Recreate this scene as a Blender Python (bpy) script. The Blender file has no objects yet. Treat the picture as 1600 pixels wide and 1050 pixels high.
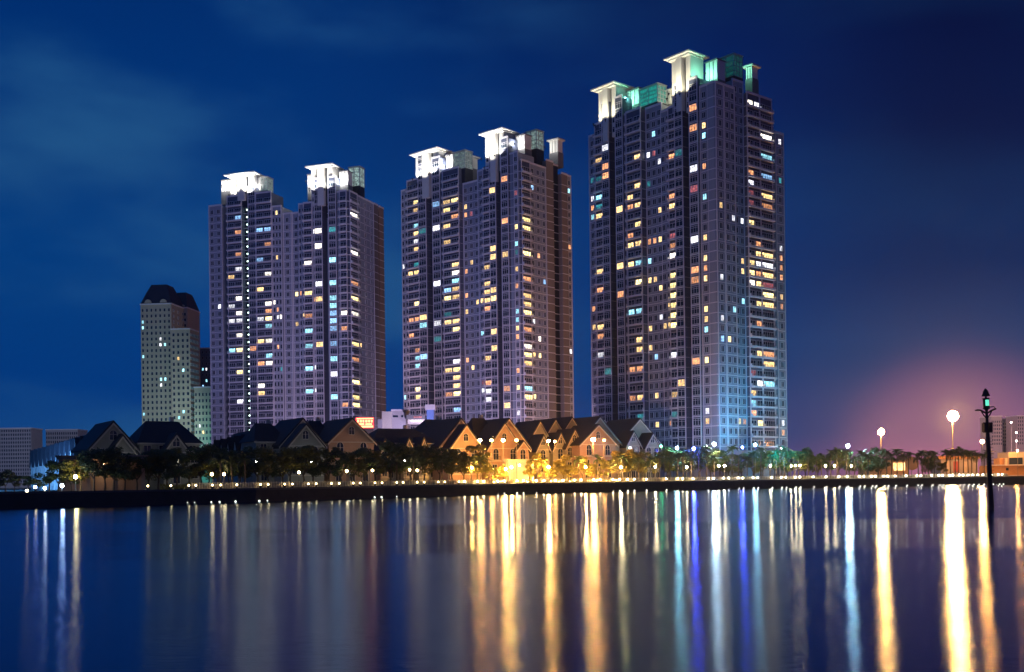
import bpy, math, random
from mathutils import Vector, Matrix
R = math.radians
random.seed(7)
sc = bpy.context.scene
COL = sc.collection

# ------------------------------------------------------------------ camera
F = 1715.0; H = 3.5; ROLL = R(0.72)
cam = bpy.data.cameras.new("camera"); camo = bpy.data.objects.new("camera", cam); COL.objects.link(camo)
cam.sensor_width = 36; cam.lens = F / 1600 * 36; cam.shift_y = (750 - 525) / 1600.0
cam.clip_start = 0.5; cam.clip_end = 6000
camo.location = (0, 0, H)
camo.rotation_euler = (Matrix.Rotation(R(90), 3, 'X') @ Matrix.Rotation(-ROLL, 3, 'Z')).to_euler()
sc.camera = camo

# ------------------------------------------------------------------ night sky
def lin(c):
    return tuple(((v / 255.0) / 12.92 if v / 255.0 <= 0.04045 else ((v / 255.0 + 0.055) / 1.055) ** 2.4) for v in c) + (1.0,)
world = bpy.data.worlds.new("World"); sc.world = world; world.use_nodes = True
wt = world.node_tree; wt.nodes.clear()
def wn(t, **k):
    n = wt.nodes.new(t)
    for a, b in k.items(): setattr(n, a, b)
    return n
def wl(a, b): wt.links.new(a, b)
tc = wn('ShaderNodeTexCoord'); sep = wn('ShaderNodeSeparateXYZ'); wl(tc.outputs['Generated'], sep.inputs[0])
def ramp(stops):
    r = wn('ShaderNodeValToRGB'); e = r.color_ramp.elements
    r.color_ramp.interpolation = 'EASE'
    while len(e) > 1: e.remove(e[-1])
    e[0].position = stops[0][0]; e[0].color = lin(stops[0][1])
    for p, c in stops[1:]:
        q = e.new(p); q.color = lin(c)
    return r
mz = wn('ShaderNodeMapRange'); mz.inputs[1].default_value = 0.0; mz.inputs[2].default_value = 0.42; wl(sep.outputs[2], mz.inputs[0])
rl = ramp([(0, (0, 55, 128)), (.45, (3, 60, 126)), (.75, (0, 50, 116)), (1, (0, 44, 108))])
rm = ramp([(0, (20, 62, 124)), (.25, (0, 56, 120)), (.5, (0, 50, 114)), (.8, (0, 32, 92)), (1, (0, 20, 74))])
rr = ramp([(0, (134, 88, 122)), (.1, (74, 70, 114)), (.26, (26, 54, 104)), (.45, (2, 38, 88)), (.7, (0, 20, 66)), (1, (0, 9, 54))])
for r_ in (rl, rm, rr): wl(mz.outputs[0], r_.inputs[0])
a1 = wn('ShaderNodeMapRange', interpolation_type='SMOOTHSTEP'); a1.inputs[1].default_value = -0.2; a1.inputs[2].default_value = 0.17; wl(sep.outputs[0], a1.inputs[0])
a2 = wn('ShaderNodeMapRange', interpolation_type='SMOOTHSTEP'); a2.inputs[1].default_value = 0.14; a2.inputs[2].default_value = 0.37; wl(sep.outputs[0], a2.inputs[0])
def mixc(f, a, b, mode='MIX'):
    m = wn('ShaderNodeMix', data_type='RGBA', blend_type=mode)
    if hasattr(f, 'links'): wl(f, m.inputs[0])
    else: m.inputs[0].default_value = f
    for s, i in ((a, 6), (b, 7)):
        if hasattr(s, 'links'): wl(s, m.inputs[i])
        else: m.inputs[i].default_value = s
    return m.outputs[2]
c1 = mixc(a1.outputs[0], rl.outputs[0], rm.outputs[0]); c2 = mixc(a2.outputs[0], c1, rr.outputs[0])
# thin cloud over the west, lit faintly by the city
cm = wn('ShaderNodeMapping'); cm.inputs['Scale'].default_value = (3.2, 3.2, 9.0); cm.inputs['Rotation'].default_value = (0, R(14), 0)
wl(tc.outputs['Generated'], cm.inputs[0])
nz = wn('ShaderNodeTexNoise'); nz.inputs['Scale'].default_value = 1.0; nz.inputs['Detail'].default_value = 5; nz.inputs['Roughness'].default_value = .5
wl(cm.outputs[0], nz.inputs[0])
nr = wn('ShaderNodeMapRange', interpolation_type='SMOOTHSTEP'); nr.inputs[1].default_value = .42; nr.inputs[2].default_value = .72; wl(nz.outputs[0], nr.inputs[0])
cf = wn('ShaderNodeMath', operation='MULTIPLY'); cf.inputs[1].default_value = .8; wl(nr.outputs[0], cf.inputs[0])
cl = wn('ShaderNodeMath', operation='MULTIPLY'); wl(cf.outputs[0], cl.inputs[0])
ai = wn('ShaderNodeMath', operation='SUBTRACT'); ai.inputs[0].default_value = 1.15; wl(a1.outputs[0], ai.inputs[1]); wl(ai.outputs[0], cl.inputs[1])
c3 = mixc(cl.outputs[0], c2, lin((32, 84, 136)))
dt = wn('ShaderNodeVectorMath', operation='DOT_PRODUCT'); gd = Vector((.41, 1, .005)).normalized(); dt.inputs[1].default_value = gd
sv = wn('ShaderNodeVectorMath', operation='NORMALIZE'); wl(tc.outputs['Generated'], sv.inputs[0]); wl(sv.outputs[0], dt.inputs[0])
gm = wn('ShaderNodeMapRange', interpolation_type='SMOOTHERSTEP'); gm.inputs[1].default_value = .987; gm.inputs[2].default_value = 1.0; wl(dt.outputs['Value'], gm.inputs[0])
gp_ = wn('ShaderNodeMath', operation='POWER'); gp_.inputs[1].default_value = 4.5; wl(gm.outputs[0], gp_.inputs[0])
c3 = mixc(gp_.outputs[0], c3, lin((120, 56, 58)), 'ADD')
bg = wn('ShaderNodeBackground'); bg.inputs[1].default_value = 1.0; wl(c3, bg.inputs[0])
wo = wn('ShaderNodeOutputWorld'); wl(bg.outputs[0], wo.inputs[0])
sc.view_settings.view_transform = 'Standard'; sc.view_settings.look = 'None'
sc.view_settings.exposure = 0; sc.view_settings.gamma = 1; sc.view_settings.use_curve_mapping = False
cy = sc.cycles
cy.max_bounces = 5; cy.diffuse_bounces = 2; cy.glossy_bounces = 3; cy.transmission_bounces = 3; cy.volume_bounces = 0
cy.use_denoising = True; cy.sample_clamp_indirect = 6; cy.use_light_tree = True; cy.caustics_reflective = False
cy.caustics_refractive = False

# ------------------------------------------------------------------ picture measurements -> world positions
SR, CR = math.sin(ROLL), math.cos(ROLL)
def uv(px, py):
    dx, dy = px - 800.0, 750.0 - py
    return dx * CR + dy * SR, -dx * SR + dy * CR
def P(px, py, Y):
    u, v = uv(px, py); return Vector((u * Y / F, Y, H + v * Y / F))
def G(px, Y, py=720):
    u, v = uv(px, py); return Vector((u * Y / F, Y, 0))
def ray(px, A, d, py=540):
    """meet the view ray of column px with the plan line A + t d"""
    u, v = uv(px, py); k = u / F
    t = (k * A[1] - A[0]) / (d[0] - k * d[1])
    return t
GZ = 2.5
SH = [(-400, 148), (0, 171.5), (200, 186), (400, 204), (600, 236), (800, 273), (1000, 303), (1200, 333), (1400, 348), (1600, 356), (2200, 380)]
def Dsh(px):
    for (a, d0), (b, d1) in zip(SH, SH[1:]):
        if a <= px <= b: return d0 + (d1 - d0) * (px - a) / (b - a)
    return SH[0][1] if px < SH[0][0] else SH[-1][1]

# ------------------------------------------------------------------ mesh helpers
class MB:
    def __init__(s): s.v = []; s.f = []; s.m = []
    def poly(s, pts, m=0):
        n = len(s.v); s.v += [tuple(p) for p in pts]; s.f.append(tuple(range(n, n + len(pts)))); s.m.append(m)
    def box(s, x0, x1, y0, y1, z0, z1, m=0, M=None):
        p = [Vector(q) for q in ((x0, y0, z0), (x1, y0, z0), (x1, y1, z0), (x0, y1, z0), (x0, y0, z1), (x1, y0, z1), (x1, y1, z1), (x0, y1, z1))]
        if M: p = [M @ q for q in p]
        n = len(s.v); s.v += [tuple(q) for q in p]
        for f in ((0, 3, 2, 1), (4, 5, 6, 7), (0, 1, 5, 4), (1, 2, 6, 5), (2, 3, 7, 6), (3, 0, 4, 7)):
            s.f.append(tuple(n + i for i in f)); s.m.append(m)
    def prism(s, poly, z0, z1, m=0, mt=None):
        n = len(s.v); k = len(poly)
        s.v += [(p[0], p[1], z0) for p in poly] + [(p[0], p[1], z1) for p in poly]
        for i in range(k):
            j = (i + 1) % k; s.f.append((n + i, n + j, n + k + j, n + k + i)); s.m.append(m)
        s.f.append(tuple(n + k + i for i in range(k))); s.m.append(m if mt is None else mt)
        s.f.append(tuple(n + i for i in reversed(range(k)))); s.m.append(m)
    def tube(s, pts, rad, seg=6, m=0):
        rings = []
        for i, p in enumerate(pts):
            p = Vector(p); a = Vector(pts[max(0, i - 1)]); b = Vector(pts[min(len(pts) - 1, i + 1)])
            d = (b - a).normalized(); t = Vector((1, 0, 0)) if abs(d.x) < .8 else Vector((0, 1, 0))
            e = d.cross(t).normalized(); g = d.cross(e); r = rad[i] if isinstance(rad, (list, tuple)) else rad
            n = len(s.v)
            s.v += [tuple(p + (e * math.cos(2 * math.pi * k / seg) + g * math.sin(2 * math.pi * k / seg)) * r) for k in range(seg)]
            rings.append(n)
        for a, b in zip(rings, rings[1:]):
            for k in range(seg):
                s.f.append((a + k, a + (k + 1) % seg, b + (k + 1) % seg, b + k)); s.m.append(m)
        s.f.append(tuple(rings[-1] + k for k in range(seg))); s.m.append(m)
        s.f.append(tuple(rings[0] + k for k in reversed(range(seg)))); s.m.append(m)
    def ball(s, c, r, m=0, seg=8, rings=5, sz=1.0):
        n = len(s.v); c = Vector(c)
        for i in range(1, rings):
            a = math.pi * i / rings
            for k in range(seg):
                b = 2 * math.pi * k / seg
                s.v.append((c.x + r * math.sin(a) * math.cos(b), c.y + r * math.sin(a) * math.sin(b), c.z + r * sz * math.cos(a)))
        top = len(s.v); s.v.append((c.x, c.y, c.z + r * sz)); s.v.append((c.x, c.y, c.z - r * sz))
        for i in range(rings - 2):
            for k in range(seg):
                a = n + i * seg + k; b = n + i * seg + (k + 1) % seg
                s.f.append((a, a + seg, b + seg, b)); s.m.append(m)
        for k in range(seg):
            s.f.append((top, n + k, n + (k + 1) % seg)); s.m.append(m)
            q = n + (rings - 2) * seg; s.f.append((top + 1, q + (k + 1) % seg, q + k)); s.m.append(m)
    def mesh(s, name, mats):
        me = bpy.data.meshes.new(name); me.from_pydata(s.v, [], s.f)
        for m in mats: me.materials.append(m)
        me.polygons.foreach_set('material_index', s.m); me.update()
        return me
def link(name, me, parent=None, loc=None, rz=0):
    o = bpy.data.objects.new(name, me); COL.objects.link(o)
    if loc is not None: o.location = loc
    if rz: o.rotation_euler = (0, 0, rz)
    if parent: o.parent = parent
    return o
def part(name, mb, mats, parent, loc=None, rz=0): return link(name, mb.mesh(name, mats if isinstance(mats, (list, tuple)) else [mats]), parent, loc, rz)
def tag(o, label=None, cat=None, group=None, kind=None):
    if label: o['label'] = label
    if cat: o['category'] = cat
    if group: o['group'] = group
    if kind: o['kind'] = kind
    return o
def empty(name, loc, label, cat, group=None, rz=0):
    o = bpy.data.objects.new(name, None); COL.objects.link(o); o.location = loc; o.rotation_euler = (0, 0, rz)
    return tag(o, label, cat, group)
def structure(name, mb, mats): return tag(part(name, mb, mats, None), kind='structure')
ORD = ['first', 'second', 'third', 'fourth', 'fifth', 'sixth', 'seventh', 'eighth', 'ninth', 'tenth', 'eleventh', 'twelfth',
       'thirteenth', 'fourteenth', 'fifteenth', 'sixteenth', 'seventeenth', 'eighteenth', 'nineteenth', 'twentieth']
TENS = {2: 'twenty', 3: 'thirty', 4: 'forty', 5: 'fifty', 6: 'sixty', 7: 'seventy', 8: 'eighty', 9: 'ninety'}
def ordinal(i):
    if i < 20: return ORD[i]
    t, r = divmod(i + 1, 10)
    return TENS[t].replace('ty', 'tieth') if r == 0 else TENS[t] + '-' + ORD[r - 1]

# ------------------------------------------------------------------ materials
def mat(name, col, rough=.8, var=.25, scale=1.5, metal=0, streak=False, bump=0, spec=None):
    m = bpy.data.materials.new(name); m.use_nodes = True; t = m.node_tree; b = t.nodes['Principled BSDF']
    b.inputs['Roughness'].default_value = rough; b.inputs['Metallic'].default_value = metal
    if spec is not None: b.inputs['Specular IOR Level'].default_value = spec
    c = tuple(col) + (1,)
    if var:
        tx = t.nodes.new('ShaderNodeTexCoord'); mp = t.nodes.new('ShaderNodeMapping'); n = t.nodes.new('ShaderNodeTexNoise')
        mp.inputs['Scale'].default_value = (scale, scale, scale * (.12 if streak else 1)); n.inputs['Detail'].default_value = 6
        n.inputs['Scale'].default_value = 1
        t.links.new(tx.outputs['Object'], mp.inputs[0]); t.links.new(mp.outputs[0], n.inputs[0])
        mx = t.nodes.new('ShaderNodeMix'); mx.data_type = 'RGBA'
        mx.inputs[6].default_value = tuple(v * (1 - var) for v in col) + (1,); mx.inputs[7].default_value = tuple(min(1, v * (1 + var)) for v in col) + (1,)
        t.links.new(n.outputs[0], mx.inputs[0]); t.links.new(mx.outputs[2], b.inputs['Base Color'])
        if bump:
            bp = t.nodes.new('ShaderNodeBump'); bp.inputs['Strength'].default_value = bump; bp.inputs['Distance'].default_value = .1
            t.links.new(n.outputs[0], bp.inputs['Height']); t.links.new(bp.outputs[0], b.inputs['Normal'])
    else: b.inputs['Base Color'].default_value = c
    return m
def emit(name, col, s, base=None):
    m = bpy.data.materials.new(name); m.use_nodes = True; b = m.node_tree.nodes['Principled BSDF']
    b.inputs['Base Color'].default_value = tuple(base or col) + (1,); b.inputs['Roughness'].default_value = .4
    b.inputs['Emission Color'].default_value = tuple(col) + (1,); b.inputs['Emission Strength'].default_value = s
    return m
def litpane(name, col, s, lo=.25):
    """a lit room behind glass: curtains and furniture vary how much light comes through"""
    m = emit(name, col, s, (.1, .1, .1)); t = m.node_tree; b = t.nodes['Principled BSDF']
    m.cycles.emission_sampling = 'NONE'
    g = t.nodes.new('ShaderNodeNewGeometry'); mp = t.nodes.new('ShaderNodeMapping'); mp.inputs['Scale'].default_value = (2.0, 2.0, 1.3)
    n = t.nodes.new('ShaderNodeTexNoise'); n.inputs['Scale'].default_value = 1.0; n.inputs['Detail'].default_value = 2
    t.links.new(g.outputs['Position'], mp.inputs[0]); t.links.new(mp.outputs[0], n.inputs[0])
    r = t.nodes.new('ShaderNodeMapRange'); r.inputs[1].default_value = .35; r.inputs[2].default_value = .62
    r.inputs[3].default_value = lo * s; r.inputs[4].default_value = s
    oi = t.nodes.new('ShaderNodeObjectInfo'); mm = t.nodes.new('ShaderNodeMath'); mm.operation = 'MULTIPLY_ADD'; mm.inputs[1].default_value = .9; mm.inputs[2].default_value = .5
    mu = t.nodes.new('ShaderNodeMath'); mu.operation = 'MULTIPLY'
    t.links.new(oi.outputs['Random'], mm.inputs[0]); t.links.new(n.outputs[0], r.inputs[0]); t.links.new(r.outputs[0], mu.inputs[0]); t.links.new(mm.outputs[0], mu.inputs[1])
    t.links.new(mu.outputs[0], b.inputs['Emission Strength'])
    return m
M = {}
M['wall'] = mat('facade_paint', (.33, .36, .44), .75, .14, .35, streak=True)
M['wall2'] = mat('brown_stone_paint', (.24, .2, .19), .8, .14, .35, streak=True)
M['bay'] = mat('bay_panel', (.085, .1, .16), .5, .25, .5)
M['shaft'] = mat('dark_louvre', (.02, .024, .035), .5, .2, 1)
M['ledge'] = mat('white_ledge', (.72, .70, .76), .7, .12, .8, streak=True)
M['frame'] = mat('window_frame_paint', (.62, .62, .68), .6, 0)
M['glass'] = mat('dark_glass', (.02, .035, .06), .12, 0, spec=.6)
M['rail'] = mat('balcony_rail', (.3, .3, .33), .5, 0)
M['crown'] = mat('crown_white', (.75, .74, .7), .7, .06, .5)
M['crown_roof'] = mat('crown_roof_metal', (.16, .16, .17), .5, .2, .6)
M['crown_glass'] = mat('crown_glazing', (.12, .3, .3), .25, .5, .8, spec=.6)
M['glass_teal'] = litpane('glazed_room_teal', (.03, .75, .6), .42, .3)
M['glass_pale'] = litpane('glazed_room_pale', (.55, .8, .75), .5, .15)
M['glass_dim'] = litpane('glazed_room_dim', (.02, .4, .36), .14, .3)
M['steel'] = mat('painted_steel', (.5, .5, .5), .4, 0, metal=.4)
M['dark'] = mat('dark_metal', (.02, .02, .022), .5, 0, metal=.3)
M['post'] = mat('lamp_post_paint', (.25, .24, .22), .5, .1, 3)
M['rooftile'] = mat('charcoal_roof_tile', (.028, .028, .036), .7, .35, 1.2, bump=.4)
M['render'] = mat('house_render', (.48, .33, .25), .85, .14, .9)
M['render_grey'] = mat('house_render_grey', (.36, .35, .3), .85, .14, .9)
M['trim'] = mat('house_trim', (.62, .57, .5), .8, .1, 1)
M['bark'] = mat('bark', (.13, .1, .075), .9, .35, 3, bump=.5)
M['leaf'] = mat('leaf', (.055, .095, .03), .55, .5, .9)
M['leaf2'] = mat('leaf_light', (.15, .15, .03), .55, .5, .9)
M['leaf_lit'] = mat('leaf_lamplit', (.24, .21, .045), .5, .5, .9)  # glow of the lamps on these leaves put into a yellower, lighter colour
M['frond'] = mat('palm_leaf', (.05, .085, .03), .5, .4, .9)
M['stone'] = mat('quay_stone', (.05, .048, .045), .9, .4, .6, bump=.6)
M['coping'] = mat('quay_coping', (.12, .115, .11), .85, .25, 1)
M['ground'] = mat('ground_soil_grass', (.03, .04, .022), .95, .5, .25)
M['paving'] = mat('paving', (.16, .145, .13), .85, .25, .7)
M['road'] = mat('asphalt', (.05, .05, .052), .9, .2, .5)
M['fence'] = mat('fence_paint', (.6, .55, .45), .6, .1, 2)
M['far_wall'] = mat('far_block_paint', (.42, .4, .42), .8, .12, .1)
M['cream'] = mat('cream_paint', (.46, .41, .33), .8, .14, .2, streak=True)
M['mansard'] = mat('mansard_slate', (.035, .03, .045), .7, .3, .4)
M['orange_panel'] = mat('orange_panel', (.55, .3, .14), .7, .3, .5)
M['blue_board'] = mat('blue_board', (.1, .18, .42), .6, .2, .6)
WL = {'Y': litpane('room_warm_bright', (1, .74, .28), 4.4), 'y': litpane('room_warm', (1, .64, .24), 3.0), 'o': litpane('room_orange', (1, .42, .17), 2.0),
      'W': litpane('room_white_bright', (1, .92, .74), 4.4), 'w': litpane('room_white', (.9, .9, .95), 2.9), 'c': litpane('room_cool', (.35, .85, 1), 2.6),
      'b': litpane('room_blue', (.3, .6, 1), 2.2), 't': litpane('room_teal', (.05, .45, .5), .9), 'r': litpane('room_pink', (.9, .22, .25), .7)}
SOD = (1, .38, .08); WARM = (1, .72, .34); WHITE = (.85, .93, 1); CYAN = (.3, .75, 1); BLUE = (.04, .07, 1)

# ------------------------------------------------------------------ water, ground, quay
shore = [G(px, Dsh(px), 770) for px in (-400, 0, 200, 400, 600, 800, 1000, 1200, 1400, 1600, 2200)]
def mwater():
    m = bpy.data.materials.new('river_water'); m.use_nodes = True; t = m.node_tree; b = t.nodes['Principled BSDF']
    t.nodes.remove(b)
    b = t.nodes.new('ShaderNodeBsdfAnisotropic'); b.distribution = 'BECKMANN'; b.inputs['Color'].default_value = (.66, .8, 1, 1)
    b.inputs['Anisotropy'].default_value = .5
    cv = t.nodes.new('ShaderNodeCombineXYZ'); cv.inputs[0].default_value = 1; t.links.new(cv.outputs[0], b.inputs['Tangent'])
    df = t.nodes.new('ShaderNodeBsdfDiffuse'); df.inputs['Color'].default_value = (0, .03, .16, 1)
    fr = t.nodes.new('ShaderNodeFresnel'); fr.inputs['IOR'].default_value = 1.31
    mx = t.nodes.new('ShaderNodeMixShader'); t.links.new(fr.outputs[0], mx.inputs[0]); t.links.new(df.outputs[0], mx.inputs[1]); t.links.new(b.outputs[0], mx.inputs[2])
    t.links.new(mx.outputs[0], t.nodes['Material Output'].inputs['Surface'])
    g = t.nodes.new('ShaderNodeNewGeometry')
    def noise(sx, sy, det, dist=0):
        mp = t.nodes.new('ShaderNodeMapping'); mp.inputs['Scale'].default_value = (sx, sy, 1)
        n = t.nodes.new('ShaderNodeTexNoise'); n.inputs['Scale'].default_value = 1; n.inputs['Detail'].default_value = det; n.inputs['Distortion'].default_value = dist
        t.links.new(g.outputs['Position'], mp.inputs[0]); t.links.new(mp.outputs[0], n.inputs[0]); return n.outputs[0]
    # smooth slick lying across the river where the wind does not reach, wider slicks elsewhere
    sx = t.nodes.new('ShaderNodeSeparateXYZ'); t.links.new(g.outputs['Position'], sx.inputs[0])
    nw = noise(.02, .08, 3)
    yy = t.nodes.new('ShaderNodeMath'); yy.operation = 'MULTIPLY_ADD'; yy.inputs[1].default_value = 14; t.links.new(nw, yy.inputs[0]); t.links.new(sx.outputs[1], yy.inputs[2])
    lo = t.nodes.new('ShaderNodeMapRange'); lo.interpolation_type = 'SMOOTHSTEP'; lo.inputs[1].default_value = 57; lo.inputs[2].default_value = 60
    hi = t.nodes.new('ShaderNodeMapRange'); hi.interpolation_type = 'SMOOTHSTEP'; hi.inputs[1].default_value = 92; hi.inputs[2].default_value = 96; hi.inputs[3].default_value = 1; hi.inputs[4].default_value = 0
    xs = t.nodes.new('ShaderNodeMapRange'); xs.interpolation_type = 'SMOOTHSTEP'; xs.inputs[1].default_value = -9; xs.inputs[2].default_value = -4; xs.inputs[3].default_value = .25
    for q, s in ((lo, yy.outputs[0]), (hi, yy.outputs[0]), (xs, sx.outputs[0])): t.links.new(s, q.inputs[0])
    def mul(a, b_):
        k = t.nodes.new('ShaderNodeMath'); k.operation = 'MULTIPLY'
        for i, s in enumerate((a, b_)):
            if hasattr(s, 'links'): t.links.new(s, k.inputs[i])
            else: k.inputs[i].default_value = s
        return k.outputs[0]
    slick = mul(mul(lo.outputs[0], hi.outputs[0]), xs.outputs[0])
    r = t.nodes.new('ShaderNodeMapRange'); r.inputs[3].default_value = .175; r.inputs[4].default_value = .095; t.links.new(slick, r.inputs[0])
    r2 = t.nodes.new('ShaderNodeMapRange'); r2.inputs[1].default_value = .3; r2.inputs[2].default_value = .7; r2.inputs[3].default_value = -.015; r2.inputs[4].default_value = .02
    t.links.new(noise(.05, .22, 4), r2.inputs[0])
    ad = t.nodes.new('ShaderNodeMath'); t.links.new(r.outputs[0], ad.inputs[0]); t.links.new(r2.outputs[0], ad.inputs[1]); t.links.new(ad.outputs[0], b.inputs['Roughness'])
    bp = t.nodes.new('ShaderNodeBump'); bp.inputs['Strength'].default_value = .6; bp.inputs['Distance'].default_value = .022
    t.links.new(noise(1.2, 7, 5, .4), bp.inputs['Height'])
    bp2 = t.nodes.new('ShaderNodeBump'); bp2.inputs['Strength'].default_value = .3; bp2.inputs['Distance'].default_value = .015
    t.links.new(noise(.12, 1.2, 3), bp2.inputs['Height']); t.links.new(bp2.outputs[0], bp.inputs['Normal'])
    t.links.new(bp.outputs[0], b.inputs['Normal'])
    return m
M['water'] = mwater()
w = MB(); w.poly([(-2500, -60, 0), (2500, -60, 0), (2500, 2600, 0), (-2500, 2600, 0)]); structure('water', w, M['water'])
g = MB()
gp = [(p.x, p.y) for p in shore]
g.poly([(-2400, 100, GZ)] + [(x, y + .3, GZ) for x, y in gp] + [(2400, 470, GZ), (2400, 2600, GZ), (-2400, 2600, GZ)])
structure('ground', g, M['ground'])
q = MB()
allp = [(-2400, 100)] + gp + [(2400, 470)]
for (x0, y0), (x1, y1) in zip(allp, allp[1:]):
    q.poly([(x0, y0 - .9, -.6), (x1, y1 - .9, -.6), (x1, y1, GZ - .25), (x0, y0, GZ - .25)])
structure('quay_wall', q, M['stone'])
q = MB()
for (x0, y0), (x1, y1) in zip(allp, allp[1:]):
    q.prism([(x0, y0 - .12), (x1, y1 - .12), (x1, y1 + .7), (x0, y0 + .7)], GZ - .25, GZ + .1)
structure('quay_coping', q, M['coping'])
def strip(name, o0, o1, z, m):
    s = MB()
    pts = [(px, Dsh(px)) for px in range(-400, 2201, 100)]
    for (a, da), (b, db) in zip(pts, pts[1:]):
        s.poly([G(a, da + o0, 760) + Vector((0, 0, z)), G(b, db + o0, 760) + Vector((0, 0, z)), G(b, db + o1, 760) + Vector((0, 0, z)), G(a, da + o1, 760) + Vector((0, 0, z))])
    structure(name, s, m)
strip('path', 1.2, 6.0, GZ + .008, M['paving'])
strip('road', 16, 24, GZ + .008, M['road'])

# ------------------------------------------------------------------ towers
winmesh = {}
def window_mesh(w, h, kind):
    k = (round(w, 1), round(h, 1), kind)
    if k in winmesh: return winmesh[k]
    w, h = k[0], k[1]; b = MB(); fr = .03 if kind == 'F' else (.13 if kind != 'W' else .1); y0, y1 = -.22, .02
    b.box(-w / 2, w / 2, y0 - .05, y1, -fr, 0, 0); b.box(-w / 2, w / 2, y0, y1, h - fr, h, 0)
    b.box(-w / 2, -w / 2 + fr, y0, y1, 0, h - fr, 0); b.box(w / 2 - fr, w / 2, y0, y1, 0, h - fr, 0)
    n = max(1, int(round(w / 1.25)))
    if kind == 'W': n = 2 if w > 1.3 else 1
    if kind == 'F': n = 1
    for i in range(1, n):
        x = -w / 2 + w * i / n; b.box(x - .04, x + .04, y0 + .04, y1, 0, h - fr, 0)
    if kind == 'G': b.box(-w / 2 + fr, w / 2 - fr, y0 + .03, y1, h * .68, h * .68 + .09, 0)
    b.poly([(-w / 2, -.08, 0), (w / 2, -.08, 0), (w / 2, -.08, h - fr), (-w / 2, -.08, h - fr)], 1)
    me = b.mesh('window', [M['frame'], M['glass']]); winmesh[k] = (me, b); return winmesh[k]
balmesh = {}
def balcony_mesh(w, proj):
    k = (round(w, 1), proj)
    if k in balmesh: return balmesh[k]
    b = MB(); w = k[0]
    b.box(-w / 2, w / 2, -proj, .0, -.22, 0, 0)
    b.box(-w / 2, w / 2, -proj, -proj + .1, 0, .35, 0)
    for z in (.6, .82, 1.04): b.box(-w / 2, w / 2, -proj + .02, -proj + .07, z, z + .05, 1)
    n = max(2, int(w / 1.3))
    for i in range(n + 1):
        x = -w / 2 + .03 + (w - .06) * i / n; b.box(x - .03, x + .03, -proj + .02, -proj + .08, .35, 1.09, 1)
    for x in (-w / 2, w / 2 - .12): b.box(x, x + .12, -proj + .11, 0, 0, 1.0, 0)
    balmesh[k] = b.mesh('balcony', [M['ledge'], M['rail']]); return balmesh[k]

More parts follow.
